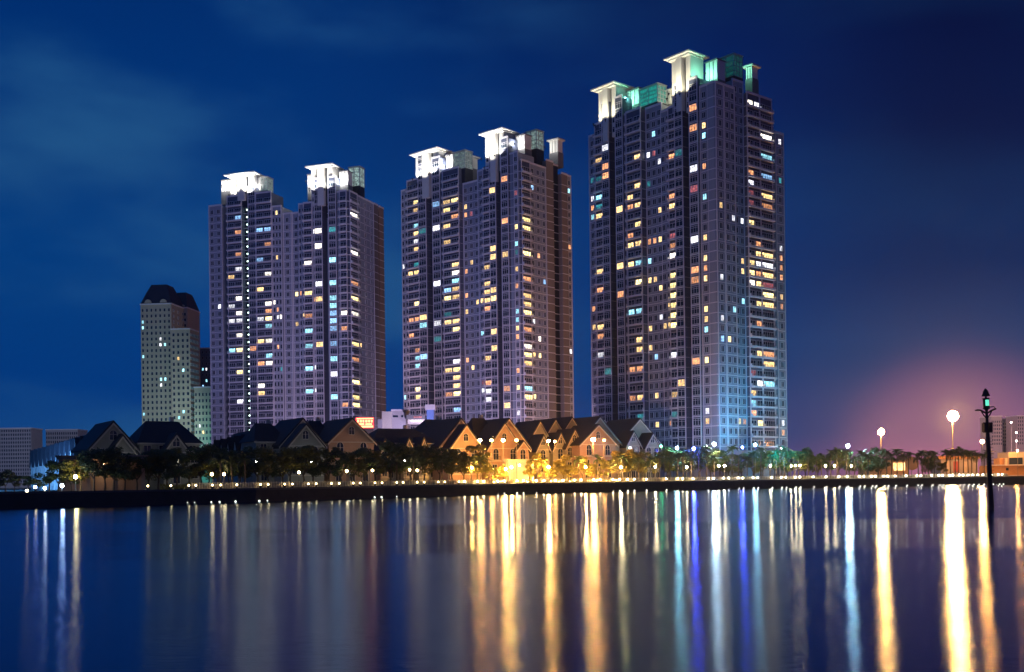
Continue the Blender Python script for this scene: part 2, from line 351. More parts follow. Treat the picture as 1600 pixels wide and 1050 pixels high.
def tower(name, A, ang, corner_px, segs, z0, lits, label, group, crowns, right_px, depth=36):
    """A: plan point of the right crown's near corner; ang: heading of the long front; segs: facade strips from the photograph"""
    e = Vector((math.cos(ang), math.sin(ang))); nb = Vector((-e.y, e.x))      # nb points to the back
    root = empty(name, (A[0], A[1], GZ), label, 'apartment tower', group)
    L = Vector((A[0], A[1], GZ))
    A = Vector(A)
    tC = ray(corner_px, A, e); C = A + e * tC
    def F_(px, off=0): a = A - nb * off; return a + e * ray(px, a, e)
    def S_(px, off=0): c = C + e * off; return c + nb * ray(px, c, nb)
    wall = MB(); wins = []; bals = []; tops = []
    FH = 3.3
    px_left = segs[0][0]
    ztop_all = {}
    for (a, b, kind, off, ytop, side, *more) in segs:
        fn = S_ if side else F_
        p, q_ = fn(a), fn(b)
        d = (q_ - p).normalized(); nrm = Vector((d.y, -d.x)); pin = p - nrm * 11; qin = q_ - nrm * 11
        po, qo = p + nrm * off, q_ + nrm * off
        u, v = uv((a + b) / 2, ytop); zt = H + v * po.y / F
        nfl = int((zt - .9 - z0) / FH); zt = z0 + nfl * FH + 1.0
        pin, qin = p - nrm * (3.6 if side else 9), q_ - nrm * (3.6 if side else 9)
        wall.prism([(v_.x - L.x, v_.y - L.y) for v_ in (po, qo, qin, pin)], 0, zt - GZ, {'P': 0, 'Q': 1, 'S': 2, 'G': 5, 'B': 5}.get(kind[0], 0), 3)
        W = (q_ - p).length; rz = math.atan2(d.y, d.x); mid = (po + qo) / 2
        tops.append((a, b, zt, po, qo, nrm, d))
        # parapet
        wall.prism([((v_.x - L.x), (v_.y - L.y)) for v_ in (po + nrm * .25, qo + nrm * .25, qo - nrm * .3, po - nrm * .3)], zt - GZ, zt - GZ + .7, 4)
        if kind[0] in 'GBW':      # slim pilasters frame each bay
            for (c0_, c1_) in ((po, po + d * .32), (qo - d * .32, qo)):
                wall.prism([(v_.x - L.x, v_.y - L.y) for v_ in (c0_ + nrm * .22, c1_ + nrm * .22, c1_ - nrm * .05, c0_ - nrm * .05)], 0, zt - GZ - .02, 4)
        if kind[0] in 'PQ': continue
        if kind[0] == 'S':
            continue
        n = int(kind[1]) if len(kind) > 1 else 1
        for i in range(nfl):
            zf = z0 + i * FH
            ytest = 750 - (zf + 1.5 - H) * F / mid.y
            if kind[0] == 'B':
                bals.append((mid, zf, W, rz))
                for k in range(n):
                    c = po + (qo - po) * ((k + .5) / n); wins.append([c, zf + .15, W / n - .6, 2.1, rz, 'B', None])
            elif kind[0] == 'G':
                wins.append([mid, zf + .55, W - .5, 2.2, rz, 'G', None])
            else:
                for k in range(n):
                    c = po + (qo - po) * ((k + .5) / n); wins.append([c, zf + .8, min(1.6, W / n * .68), 1.85, rz, 'W', None])
    # inner body behind the strips
    pl = F_(px_left); inner = []
    pr = S_(right_px)
    i0 = pl - nb * -3.2; body = [i0 + e * .4, C + nb * 3.2 - e * 3.2, pr - e * 3.2 - nb * .3, pl + (pr - C) - nb * .3 + e * .4]
    zmin = min(t[2] for t in tops) - 3
    wall.prism([(v_.x - L.x, v_.y - L.y) for v_ in body], 0, zmin - GZ, 0, 3)
    part('wall', wall, [M['wall'], M['wall2'], M['shaft'], M['crown_roof'], M['ledge'], M['bay']], root)
    # ledges between storeys, one part a storey
    for i in range(0, 46):
        zf = z0 + i * FH - .12; b = MB(); run = []
        def flush():
            if len(run) > 2:
                o_, n_ = [], []
                for s_, t_ in run:
                    k_ = .3 if s_[2][0] in 'GB' else .035
                    o_ += [t_[3] + t_[5] * k_, t_[4] + t_[5] * k_]; n_ += [t_[3] - t_[5] * .05, t_[4] - t_[5] * .05]
                pts = [(v_.x - L.x, v_.y - L.y) for v_ in o_]; pin_ = [(v_.x - L.x, v_.y - L.y) for v_ in n_]
                za, zb_ = zf - GZ, zf - GZ + .3; nn_ = len(b.v); m_ = len(pts)
                b.v += [(x, y, z) for z in (za, zb_) for x, y in pts] + [(x, y, z) for z in (za, zb_) for x, y in pin_]
                for j in range(m_ - 1):
                    for q4 in ((j, j + 1, m_ + j + 1, m_ + j), (m_ + j, m_ + j + 1, 3 * m_ + j + 1, 3 * m_ + j), (2 * m_ + j, 2 * m_ + j + 1, j + 1, j)):
                        b.f.append(tuple(nn_ + x for x in q4)); b.m.append(0)
            run.clear()
        for s_, t_ in zip(segs, tops):
            if zf < t_[2] - 1.5: run.append((s_, t_))
            else: flush()
        flush()
        if b.f: part('ledge', b, M['ledge'], root)
    # lights on in the flats
    def proj(c, z):
        k = F / c.y; u, v = c.x * k, (z - H) * k
        return 800 + u * CR - v * SR, 750 - (u * SR + v * CR)
    for w_ in wins: w_.append(proj(w_[0], w_[1] + w_[3] / 2))
    for (x, y, c) in lits:
        best = min((w_ for w_ in wins if w_[6] is None), key=lambda w_: (w_[7][0] - x) ** 2 + (1.2 * (w_[7][1] - y)) ** 2)
        best[6] = c
    wins.sort(key=lambda w_: (0 if w_[6] else 1, -w_[2] * w_[3] / w_[0].y ** 2, w_[1]))
    for w_ in wins[:300]:
        me, _ = window_mesh(w_[2], w_[3], w_[5])
        o = link('window', me, root, (w_[0].x - L.x, w_[0].y - L.y, w_[1] - GZ), w_[4])
        if w_[6]: o.material_slots[1].link = 'OBJECT'; o.material_slots[1].material = WL[w_[6]]
    rest = MB()
    for w_ in wins[300:]:
        _, b = window_mesh(w_[2], w_[3], w_[5]); n = len(rest.v); T = Matrix.Translation((w_[0].x - L.x, w_[0].y - L.y, w_[1] - GZ)) @ Matrix.Rotation(w_[4], 4, 'Z')
        rest.v += [tuple(T @ Vector(v_)) for v_ in b.v]; rest.f += [tuple(i + n for i in f_) for f_ in b.f]; rest.m += b.m
    if rest.f: tag(part('window', rest, [M['frame'], M['glass']], root), kind='stuff')
    bals.sort(key=lambda b_: b_[0].y)
    for i, (mid, zf, W, rz) in enumerate(bals):
        if i < 300: link('balcony', balcony_mesh(W, 1.1), root, (mid.x - L.x, mid.y - L.y, zf - GZ), rz)
    # crowns
    for cr in crowns:
        pa, pb = F_(cr['x0']), F_(cr['x1']); wid = (pb - pa).length; mid = (pa + pb) / 2
        k = mid.y / F
        def zy(y, x): return H + uv(x, y)[1] * mid.y / F
        xm = (cr['x0'] + cr['x1']) / 2
        zb, ze = zy(cr['yb'], xm) - 7, zy(cr['ye'], xm); zfin = zy(cr['yfin'], xm)
        T = Matrix.Translation((mid.x - L.x, mid.y - L.y, -GZ)) @ Matrix.Rotation(math.atan2(e.y, e.x) + cr.get('turn', 0), 4, 'Z')
        b = MB(); hw = wid / 2; dp = cr.get('d', 6.2)
        o_ = tag(bpy.data.objects.new('crown', None)); COL.objects.link(o_); o_.parent = root
        # core, piers with dark slots between them
        b.box(-hw + .6, hw - .6, .3, dp, zb, ze, 1, T)
        pw = wid / 4.2
        for x0_, x1_ in ((-hw, -hw + pw), (hw - pw, hw)): b.box(x0_, x1_, -.3, 1.2, zb, ze, 0, T)
        b.box(-hw + pw, -pw * .62 - .55, .1, 1.0, zb, ze, 0, T) if False else None
        b.box(hw - .59, hw + .02, 1.21, dp + .02, zb, ze, 0, T)
        b.box(-hw - .02, -hw + .59, 1.21, dp + .02, zb, ze, 0, T)
        b.box(-hw + .6, hw - .6, dp + .02, dp + .4, zb, ze, 0, T)
        part('pier', b, [M['crown'], M['shaft']], o_)
        b = MB(); b.box(-pw * .62, pw * .62, -1.5, .29, zfin, ze, 0, T); part('fin', b, M['crown'], o_)
        b = MB(); ov = cr.get('ov', 1.5)
        b.box(-hw - .5, hw + .5, -1.7, dp + .6, ze, ze + .5, 0, T)
        b.box(-hw - ov, hw + ov, -ov - 1.3, dp + ov, ze + .5, ze + .95, 0, T)
        part('eave', b, M['crown'], o_)
        b = MB(); z1 = ze + .95
        ring = [(-hw - ov + .2, -ov - 1.1), (hw + ov - .2, -ov - 1.1), (hw + ov - .2, dp + ov - .2), (-hw - ov + .2, dp + ov - .2)]; ap = T @ Vector((0, dp / 2 - .4, z1 + 1.1))
        rp = [T @ Vector((x, y, z1 + .02)) for x, y in ring]
        for i in range(4): b.poly([rp[i], rp[(i + 1) % 4], ap])
        part('roof', b, M['crown_roof'], o_)
        # small windows at the foot of the piers
        for (x0_, yt, z_w) in ((-hw + pw / 2, 0, zb + 1.5), (hw - pw / 2, 0, zb + 1.5)):
            for kk in range(2):
                me, _ = window_mesh(min(1.6, pw - .6), 1.9, 'G'); pos = T @ Vector((x0_, -.3, z_w + kk * 3.3))
                link('window', me, o_, pos, math.atan2(e.y, e.x))
        # things standing to the side of the crown
        extra = []
        for (xa, xb, y0_, y1_, kind, sb) in cr['annex']:
            while (F_(xb, -sb) - C).dot(e) > -1.2: sb += .5
            fn = lambda px: F_(px, -sb)
            p, q_ = fn(xa), fn(xb); m_ = (p + q_) / 2; zt = H + uv((xa + xb) / 2, y0_)[1] * m_.y / F; zl = H + uv((xa + xb) / 2, y1_)[1] * m_.y / F - 6
            W = (q_ - p).length; T2 = Matrix.Translation((m_.x - L.x, m_.y - L.y, -GZ)) @ Matrix.Rotation(math.atan2(e.y, e.x), 4, 'Z'); b = MB()
            if kind != 'glass': extra.append((0, 0, 0, None, T2 @ Vector((0 if kind == 'box' else -W * .2, -3.0, zl + 8.0)), T2 @ Vector((0, 0, zt)), cr.get('side', (1, .97, .9)), 1500 if kind == 'box' else 1000, 0))
            if kind == 'box':
                b.box(-W / 2, W / 2, 0, 4, zl + 6, zt, 0, T2); b.box(-W / 2 - .1, W / 2 + .1, -.1, 4.1, zl, zl + 6, 1, T2); b.box(-W / 2 - .2, W / 2 + .2, -.4, 4.2, zt, zt + .4, 1, T2)
                for i in range(1, 3): b.box(-W / 2 + W * i / 3 - .12, -W / 2 + W * i / 3 + .12, -.12, -.001, zl + 6, zt, 1, T2)
                part('plant_room', b, [M['crown'], M['crown_roof']], o_)
            elif kind == 'glass':
                b.box(-W / 2 + .15, W / 2 - .15, .15, 4.35, zl + 6, zt, 0, T2); part('glazed_room', b, M[cr.get('glass', 'crown_glass')], o_); b = MB()
                for x in (-W / 2, 0, W / 2): b.box(x - .15, x + .15, -.02, .13, zl + 6, zt + .3, 0, T2); b.box(x - .15, x + .15, 4.37, 4.6, zl + 6, zt + .3, 0, T2)
                b.box(-W / 2 - .1, W / 2 + .1, -.1, 4.6, zl, zl + 5.9, 1, T2)
                for y in (1.5, 3.0): b.box(W / 2 - .13, W / 2 + .05, y - .12, y + .12, zl, zt + .3, 0, T2)
                nh = 4
                for i in range(nh + 1):
                    z = zl + 6 + (zt - zl - 6) * i / nh
                    b.box(-W / 2, W / 2, -.05, .12, z - .1, z + .1, 0, T2); b.box(W / 2 - .12, W / 2 + .1, 0, 4.5, z - .1, z + .1, 0, T2)
                for sgn in (-1, 1):
                    b.tube([T2 @ Vector((-W / 2, -.1, zl + 6 if sgn > 0 else zt)), T2 @ Vector((0, -.1, zt if sgn > 0 else zl + 6))], .09, 4)
                b.box(-W / 2 - .3, W / 2 + .3, -.3, 4.8, zt + .31, zt + .6, 0, T2)
                part('glazing_frame', b, [M['steel'], M['shaft']], o_)
            elif kind == 'eave':
                b.box(-W / 2 + .9, W / 2 - .9, .9, 4, zl + 6, zt, 0, T2); b.box(-W / 2 + .7, W / 2 - .7, .7, 4.2, zl, zl + 6, 1, T2); b.box(-W / 2, W / 2, 0, 4.8, zt, zt + .5, 0, T2)
                b.box(-W / 2 + .2, W / 2 - .2, .2, 4.6, zt + .5, zt + .8, 1, T2)
                for xk in (-.12, .12): b.box(W * xk - .12, W * xk + .12, .8, .899, zl + 6, zt, 1, T2)
                part('turret', b, [M['crown'], M['crown_roof']], o_)
        # floodlights: real fittings on brackets, shining up
        for (lx, ly, lz, tx, ty, tz, col, pw_, sz) in cr['lamps'](hw, dp, zb, ze, zfin) + extra:
            if tx is None: p0 = ty; p1 = tz
            else: p0 = T @ Vector((lx, ly, lz)); p1 = T @ Vector((tx, ty, tz))
            ld = bpy.data.lights.new('floodlight', 'SPOT' if sz else 'POINT'); ld.energy = pw_; ld.color = col; ld.shadow_soft_size = .3
            if sz: ld.spot_size = R(sz); ld.spot_blend = .6
            lo_ = bpy.data.objects.new('floodlight_beam', ld); COL.objects.link(lo_); lo_.location = p0 + L
            lo_.rotation_euler = (p1 - p0).to_track_quat('-Z', 'Y').to_euler()
            b = MB(); d_ = (p1 - p0).normalized(); b.tube([p0 - d_ * .7, p0 - d_ * .25], [.2, .34], 8, 0); b.box(p0.x - .1, p0.x + .1, p0.y - .1, p0.y + .1, p0.z - 1.2, p0.z - .6, 0)
            part('floodlight', b, M['dark'], o_)
    return root, L, F_, S_, tops

def crown_lamps(front, side, fp=4200, sp=2200):
    def f(hw, dp, zb, ze, zfin):
        o = []
        for x in (-hw * .7, hw * .7): o.append((x, -4.2, zb + 5.5, x * .9, 0, ze - 1, front, fp, 105))
        o.append((0, -6.4, zfin + 5, 0, -1.4, ze - 1, front, fp * .8, 70))
        o.append((hw + 2.4, 1.2, zb + 9, hw, 2, ze - 3, side, sp, 0))
        o.append((-hw - 3.0, 3.4, zb + 9, -hw, 4, ze - 2, front, sp * .7, 0))
        return o
    return f
WARMW = (1, .93, .72); GREEN = (.25, 1, .62)
def conv(l, ox, oy, s): return [(ox + x / s, oy + y / s, c) for x, y, c in l]

T3l = conv([(840,267,'w'),(797,297,'W'),(540,315,'o'),(540,405,'o'),(585,402,'y'),(585,452,'c'),(843,450,'W'),(928,472,'w'),(362,443,'c'),(142,490,'w'),(845,540,'c'),(445,540,'o'),(363,530,'r'),(285,545,'y'),(330,543,'w'),(108,558,'y'),(143,575,'o'),(490,515,'t'),(392,567,'w'),(540,592,'w'),(588,587,'o'),(790,620,'o'),(845,632,'b'),(142,620,'o'),(103,640,'t'),(80,655,'t'),(928,653,'t'),(288,677,'y'),(337,670,'t'),(800,668,'w'),(540,688,'r'),(252,727,'y'),(448,720,'o'),(590,725,'c'),(112,727,'c'),(845,725,'y'),(800,718,'r'),(80,742,'w'),(252,770,'o'),(290,765,'y'),(200,775,'y'),(445,765,'y'),(653,742,'y'),(783,765,'r'),(848,772,'o'),(118,768,'t'),(80,780,'o'),(395,785,'y'),(115,807,'y'),(80,822,'c'),(290,850,'Y'),(708,840,'w'),(755,848,'w'),(803,855,'Y'),(253,905,'o'),(445,900,'r'),(547,912,'w'),(592,908,'y'),(253,942,'y'),(292,937,'y'),(342,930,'o'),(365,922,'o'),(395,917,'y'),(845,953,'o'),(450,943,'o'),(450,990,'W'),(850,1000,'y'),(877,1005,'w'),(932,1012,'o'),(210,1030,'y'),(255,1028,'y'),(292,1025,'c'),(758,1035,'y'),(800,1040,'Y'),(595,1040,'o')], 900, 60, 2.917) + \
  conv([(805,10,'y'),(832,12,'w'),(275,32,'c'),(718,40,'y'),(760,45,'Y'),(803,52,'o'),(827,50,'y'),(885,65,'o'),(885,22,'w'),(520,55,'o'),(562,52,'y'),(108,65,'y'),(427,82,'Y'),(627,73,'w'),(762,87,'W'),(803,97,'y'),(845,100,'r'),(885,105,'o'),(525,98,'o'),(562,95,'y'),(345,103,'y'),(322,105,'y'),(257,117,'Y'),(427,125,'Y'),(108,145,'o'),(377,137,'y'),(195,162,'o'),(427,167,'Y'),(805,182,'Y'),(887,192,'y'),(427,212,'Y'),(397,215,'y'),(712,213,'c'),(697,213,'c'),(803,225,'Y'),(832,232,'y'),(567,227,'y'),(85,232,'o'),(250,237,'c'),(285,237,'c'),(877,235,'o'),(428,252,'Y'),(377,262,'w'),(635,250,'w'),(567,270,'y'),(80,310,'y'),(112,303,'y'),(380,303,'y'),(400,303,'y'),(428,295,'Y'),(313,317,'y'),(567,313,'c'),(805,313,'o'),(112,345,'o'),(675,343,'y'),(635,343,'b'),(280,360,'y'),(328,395,'y'),(280,400,'y'),(807,402,'y'),(855,407,'o'),(112,420,'w'),(430,420,'w'),(353,432,'b'),(565,445,'Y'),(545,447,'o'),(145,495,'t'),(250,483,'o'),(285,483,'o'),(810,487,'y'),(465,540,'y'),(770,527,'r'),(437,590,'y'),(765,572,'y'),(805,572,'W'),(833,575,'c'),(250,605,'o'),(285,605,'y'),(353,600,'y'),(775,615,'c'),(570,660,'w'),(435,677,'t'),(283,685,'t'),(355,723,'y'),(570,705,'y'),(705,700,'y'),(735,700,'o'),(760,700,'o'),(808,703,'Y'),(888,707,'w'),(420,717,'o'),(888,745,'o')], 900, 400, 2.764)
T2l = conv([(128,480,'Y'),(157,520,'y'),(355,488,'Y'),(312,498,'y'),(257,503,'b'),(418,487,'y'),(315,540,'Y'),(357,535,'o'),(420,528,'o'),(450,522,'r'),(537,405,'y'),(630,362,'o'),(157,605,'c'),(130,657,'y'),(255,630,'w'),(315,630,'y'),(215,640,'t'),(628,597,'o'),(697,595,'y'),(743,582,'Y'),(735,632,'Y'),(695,690,'c'),(695,735,'t'),(632,738,'y'),(540,725,'y'),(573,750,'y'),(737,773,'Y'),(315,718,'y'),(130,745,'y'),(160,697,'w'),(160,825,'t'),(365,803,'y'),(457,795,'y'),(540,817,'y'),(705,828,'y'),(360,848,'W'),(422,845,'o'),(77,845,'w'),(130,873,'y'),(157,870,'y'),(355,890,'c'),(540,910,'y'),(835,905,'b'),(700,920,'o'),(740,917,'o'),(825,755,'o'),(765,390,'b'),(693,405,'r'),(540,953,'y'),(258,940,'w'),(318,940,'b'),(355,982,'y'),(315,990,'Y'),(540,997,'y'),(737,1008,'y'),(490,1012,'y'),(973,408,'c'),(973,735,'o')], 610, 180, 3.5) + \
  conv([(525,10,'y'),(310,42,'y'),(350,37,'o'),(525,50,'y'),(473,65,'y'),(712,63,'y'),(525,95,'o'),(130,100,'Y'),(392,120,'y'),(305,125,'t'),(683,112,'c'),(712,107,'Y'),(160,142,'y'),(683,157,'c'),(300,170,'y'),(350,165,'y'),(258,173,'w'),(185,177,'c'),(125,187,'o'),(155,187,'o'),(350,207,'Y'),(685,203,'y'),(720,200,'o'),(755,195,'w'),(555,215,'y'),(683,250,'o'),(500,238,'c'),(258,253,'t'),(130,270,'o'),(720,290,'W'),(773,285,'W'),(557,303,'y'),(130,315,'o'),(755,335,'y'),(775,375,'Y'),(742,378,'y'),(713,378,'Y'),(530,360,'y'),(130,355,'c'),(150,355,'b'),(350,382,'w'),(397,380,'o'),(130,400,'c'),(350,425,'Y'),(315,427,'y'),(445,418,'y'),(683,430,'o'),(350,467,'y'),(530,495,'o'),(485,500,'r'),(135,523,'Y'),(350,510,'y'),(683,520,'y'),(718,520,'c'),(640,520,'o'),(535,540,'w'),(503,545,'w'),(350,552,'Y'),(315,553,'o'),(135,567,'Y'),(85,570,'c'),(720,563,'Y'),(755,563,'Y'),(533,583,'w'),(625,610,'y'),(685,655,'w'),(355,642,'b'),(948,340,'w')], 610, 450, 3.387)
T1l = conv([(502,372,'Y'),(247,418,'b'),(390,468,'b'),(440,467,'b'),(247,513,'o'),(442,563,'o'),(760,477,'W'),(727,493,'w'),(817,485,'t'),(960,372,'W'),(758,578,'W'),(693,690,'W'),(850,665,'c'),(962,617,'W'),(250,660,'o'),(395,662,'b'),(502,662,'y'),(208,762,'y'),(252,753,'w'),(445,757,'W'),(400,853,'y'),(257,900,'W'),(762,822,'w'),(853,815,'c'),(963,812,'o'),(605,893,'Y'),(640,890,'o'),(697,882,'Y'),(765,918,'y'),(733,925,'o'),(966,910,'Y'),(453,947,'W'),(450,997,'o'),(505,995,'o'),(177,965,'w'),(860,962,'c'),(966,1007,'W'),(857,1010,'b'),(695,1028,'o'),(257,1040,'w'),(400,1040,'w'),(508,1040,'w')], 310, 240, 4.04) + \
  conv([(470,103,'W'),(183,122,'w'),(890,118,'c'),(890,167,'b'),(1005,165,'W'),(722,188,'y'),(267,203,'W'),(415,203,'Y'),(527,203,'W'),(183,218,'w'),(470,250,'c'),(632,243,'y'),(267,305,'W'),(722,290,'c'),(890,270,'b'),(955,268,'o'),(417,355,'y'),(470,353,'W'),(228,410,'c'),(268,405,'Y'),(365,402,'o'),(527,407,'o'),(727,392,'c'),(800,377,'y'),(890,373,'b'),(1008,370,'Y'),(1057,368,'y'),(470,452,'c'),(892,470,'c'),(1008,472,'o'),(420,505,'o'),(468,502,'W'),(540,550,'t'),(270,552,'Y'),(733,543,'c'),(770,535,'w'),(893,572,'w'),(1013,622,'Y'),(422,653,'W'),(422,705,'y'),(737,690,'c'),(770,690,'w'),(897,728,'c'),(1010,730,'Y'),(273,755,'w'),(965,782,'o'),(1010,783,'Y')], 310, 450, 4.2)

TG = 'tall apartment towers with floodlit roof crowns'
t3 = tower('apartment_tower', (61.2, 358), R(-50), 1121, [
    (924, 934.5, 'W1', 0, 203, 0), (934.5, 947, 'B1', .4, 196, 0), (947, 958.5, 'G', .9, 150, 0), (958.5, 968, 'S', -3.4, 170, 0), (968, 980, 'G', .9, 150, 0),
    (980, 985, 'P', 0, 180, 0), (985, 1008.5, 'B2', .9, 174, 0), (1008.5, 1034, 'W3', -1.5, 166, 0), (1034, 1049, 'W2', -.8, 166, 0), (1049, 1061, 'B1', .4, 158, 0),
    (1061, 1074, 'G', 1.0, 120, 0), (1074, 1084, 'S', -3.4, 140, 0), (1084, 1098, 'G', 1.0, 120, 0), (1098, 1111, 'W1', 0, 128, 0), (1111, 1121, 'P', 0.3, 131, 0),
    (1121, 1134, 'W1', 0.3, 126, 1), (1134, 1151, 'W2', .3, 122, 1), (1151, 1168, 'W2', -.6, 122, 1), (1168, 1188, 'B2', .8, 130, 1), (1188, 1207, 'B1', .8, 145, 1),
    (1207, 1215, 'P', -.6, 163, 1), (1215, 1228, 'W1', 0, 198, 1)], 13.45, T3l,
    'tallest and nearest apartment tower with green lit crowns at the right', TG, [
    dict(side=(.3, 1, .66), glass='glass_teal', x0=941, x1=968, yb=186, ye=140, yfin=222, lamps=crown_lamps((1, .92, .62), GREEN),
         annex=[(984, 1003, 141, 165, 'box', 4), (1004, 1032, 137, 163, 'glass', 2), (1036, 1052, 143, 163, 'eave', 6)]),
    dict(side=(.3, 1, .66), glass='glass_dim', x0=1056, x1=1085, yb=146, ye=92, yfin=175, lamps=crown_lamps((1, .92, .62), GREEN),
         annex=[(1108, 1126, 96, 126, 'box', 5), (1127, 1152, 90, 122, 'glass', 3), (1165, 1181, 104, 122, 'eave', 8)])], 1228)
t2 = tower('apartment_tower', (-.8, 432.6), R(-41), 815, [
    (630, 640, 'W2', 0, 289, 0), (640, 658.5, 'B2', .4, 278, 0), (658.5, 671, 'G', .9, 240, 0), (671, 680.5, 'S', -3.4, 265, 0), (680.5, 693, 'G', .9, 240, 0),
    (693, 697, 'P', 0, 262, 0), (697, 722.5, 'B2', .9, 266, 0), (722.5, 748, 'W3', -1.5, 280, 0), (748, 758.5, 'W1', -.5, 264, 0), (758.5, 770, 'B1', .4, 260, 0),
    (770, 780.5, 'G', 1.0, 212, 0), (780.5, 788.5, 'S', -3.4, 235, 0), (788.5, 800, 'G', 1.0, 212, 0), (800, 808, 'P', 0, 236, 0), (808, 815, 'W1', .8, 238, 0),
    (815, 829, 'B1', .8, 238, 1), (829, 855, 'W3', .3, 243, 1), (855, 866, 'Q', 0.6, 243, 1), (866, 879, 'S', -1.4, 247, 1), (879, 888, 'Q', .5, 261, 1), (888, 895, 'W1', 0, 264, 1)], 8.18, T2l,
    'middle apartment tower of the three with white lit crowns', TG, [
    dict(glass='glass_pale', x0=654, x1=690, yb=272, ye=241, yfin=310, lamps=crown_lamps((1, .95, .84), (1, .97, .9), 9000, 1300),
         annex=[(697, 711, 243, 262, 'box', 3), (712, 730, 238, 264, 'glass', 1), (731, 742, 246, 263, 'eave', 5)]),
    dict(glass='glass_pale', x0=763, x1=792, yb=242, ye=210, yfin=285, lamps=crown_lamps((1, .95, .84), (1, .97, .9), 9000, 1300),
         annex=[(809, 824, 212, 234, 'box', 4), (825, 842, 206, 234, 'glass', 2), (858, 876, 219, 238, 'eave', 8)])], 895)
t1 = tower('apartment_tower', (-76, 476.8), R(-20), 546, [
    (330, 350.5, 'W2', .6, 321, 0), (350.5, 359, 'S', -3.4, 312, 0), (359, 382, 'B2', .8, 301, 0), (382, 391.5, 'S', -1.4, 292, 0), (391.5, 403.5, 'G', .8, 290, 0),
    (403.5, 428.5, 'B2', .8, 300, 0), (428.5, 443, 'W3', .4, 313, 0), (443, 456, 'W1', -1, 325, 0), (456, 468, 'W1', -1.6, 327, 0), (468, 477, 'W2', -.6, 310, 0), (477, 491, 'B1', .4, 309, 0), (491, 495, 'W1', 0, 300, 0),
    (495, 507.5, 'G', .9, 275, 0), (507.5, 517, 'S', -3.4, 300, 0), (517, 529.5, 'G', .9, 275, 0), (529.5, 534.5, 'P', 0, 293, 0), (534.5, 546, 'B1', .9, 296, 0),
    (546, 558, 'B1', .9, 296, 1), (558, 585, 'W3', .3, 299, 1), (585, 591, 'Q', .6, 312, 1), (591, 594, 'S', -1.4, 314, 1), (594, 601, 'Q', .3, 318, 1)], 9.25, T1l,
    'leftmost of the three tall towers with a dotted light string down its front', TG, [
    dict(glass='glass_pale', x0=364, x1=401, yb=300, ye=276, yfin=314, ov=1.8, lamps=crown_lamps((1, .95, .84), (1, .97, .9), 9000, 1300),
         annex=[(349, 363, 282, 299, 'box', 3), (398, 409, 279, 298, 'box', 2), (410, 421, 278, 298, 'glass', 1)]),
    dict(glass='glass_pale', x0=490, x1=523, yb=294, ye=263, yfin=322, lamps=crown_lamps((1, .95, .84), (1, .97, .9), 9000, 1300),
         annex=[(484, 490, 274, 292, 'box', 6), (533, 547, 268, 289, 'box', 2), (548, 565, 262, 291, 'glass', 1)])], 601)
# string of small lights down the shaft of the left tower, one each storey
root1, L1, F1, S1, tp1 = t1
sm = emit('string_light', (.7, 1, .85), 5)
b = MB(); b.ball((0, 0, 0), .36, 0, 6, 4); sme = b.mesh('string_light', [sm])
c = (F1(382) + F1(391.5)) / 2 ; nn = Vector((math.sin(R(-20)), -math.cos(R(-20))))
for i in range(2, 36):
    z = 9.25 + 3.3 * i + 1.6
    p = F1(386.6) - nn * 1.0
    link('string_light', sme, root1, (p.x - L1.x, p.y - L1.y, z - GZ))
# podium of the near tower
root3, L3, F3, S3, tp3 = t3
b = MB()
pa, pb, pc = F3(1048, 1.6), F3(1121, 1.6), S3(1207, 1.6)
nf = Vector((math.sin(R(-50)), -math.cos(R(-50)))); e3 = Vector((math.cos(R(-50)), math.sin(R(-50))))
cor = pb + e3 * 1.9
poly = [pa, cor, pc, pc - e3 * 10, cor - e3 * 10 - nf * 10, pa - nf * 10]
pl = [(p.x - L3.x, p.y - L3.y) for p in poly]
b.prism(pl, 0, 13.2 - GZ - 1.6, 0, 1)
pl2 = [(p.x - L3.x, p.y - L3.y) for p in (pa + nf * .4, cor + nf * .4 + e3 * .4, pc + e3 * .4, pc - e3 * 10, cor - e3 * 10 - nf * 10, pa - nf * 10)]
b.prism(pl2, 13.2 - GZ - 1.6, 13.2 - GZ - 1.0, 0, 1); b.prism(pl2, 7.6 - GZ, 7.9 - GZ, 0, 1)
part('podium', b, [M['wall'], M['crown_roof']], root3)

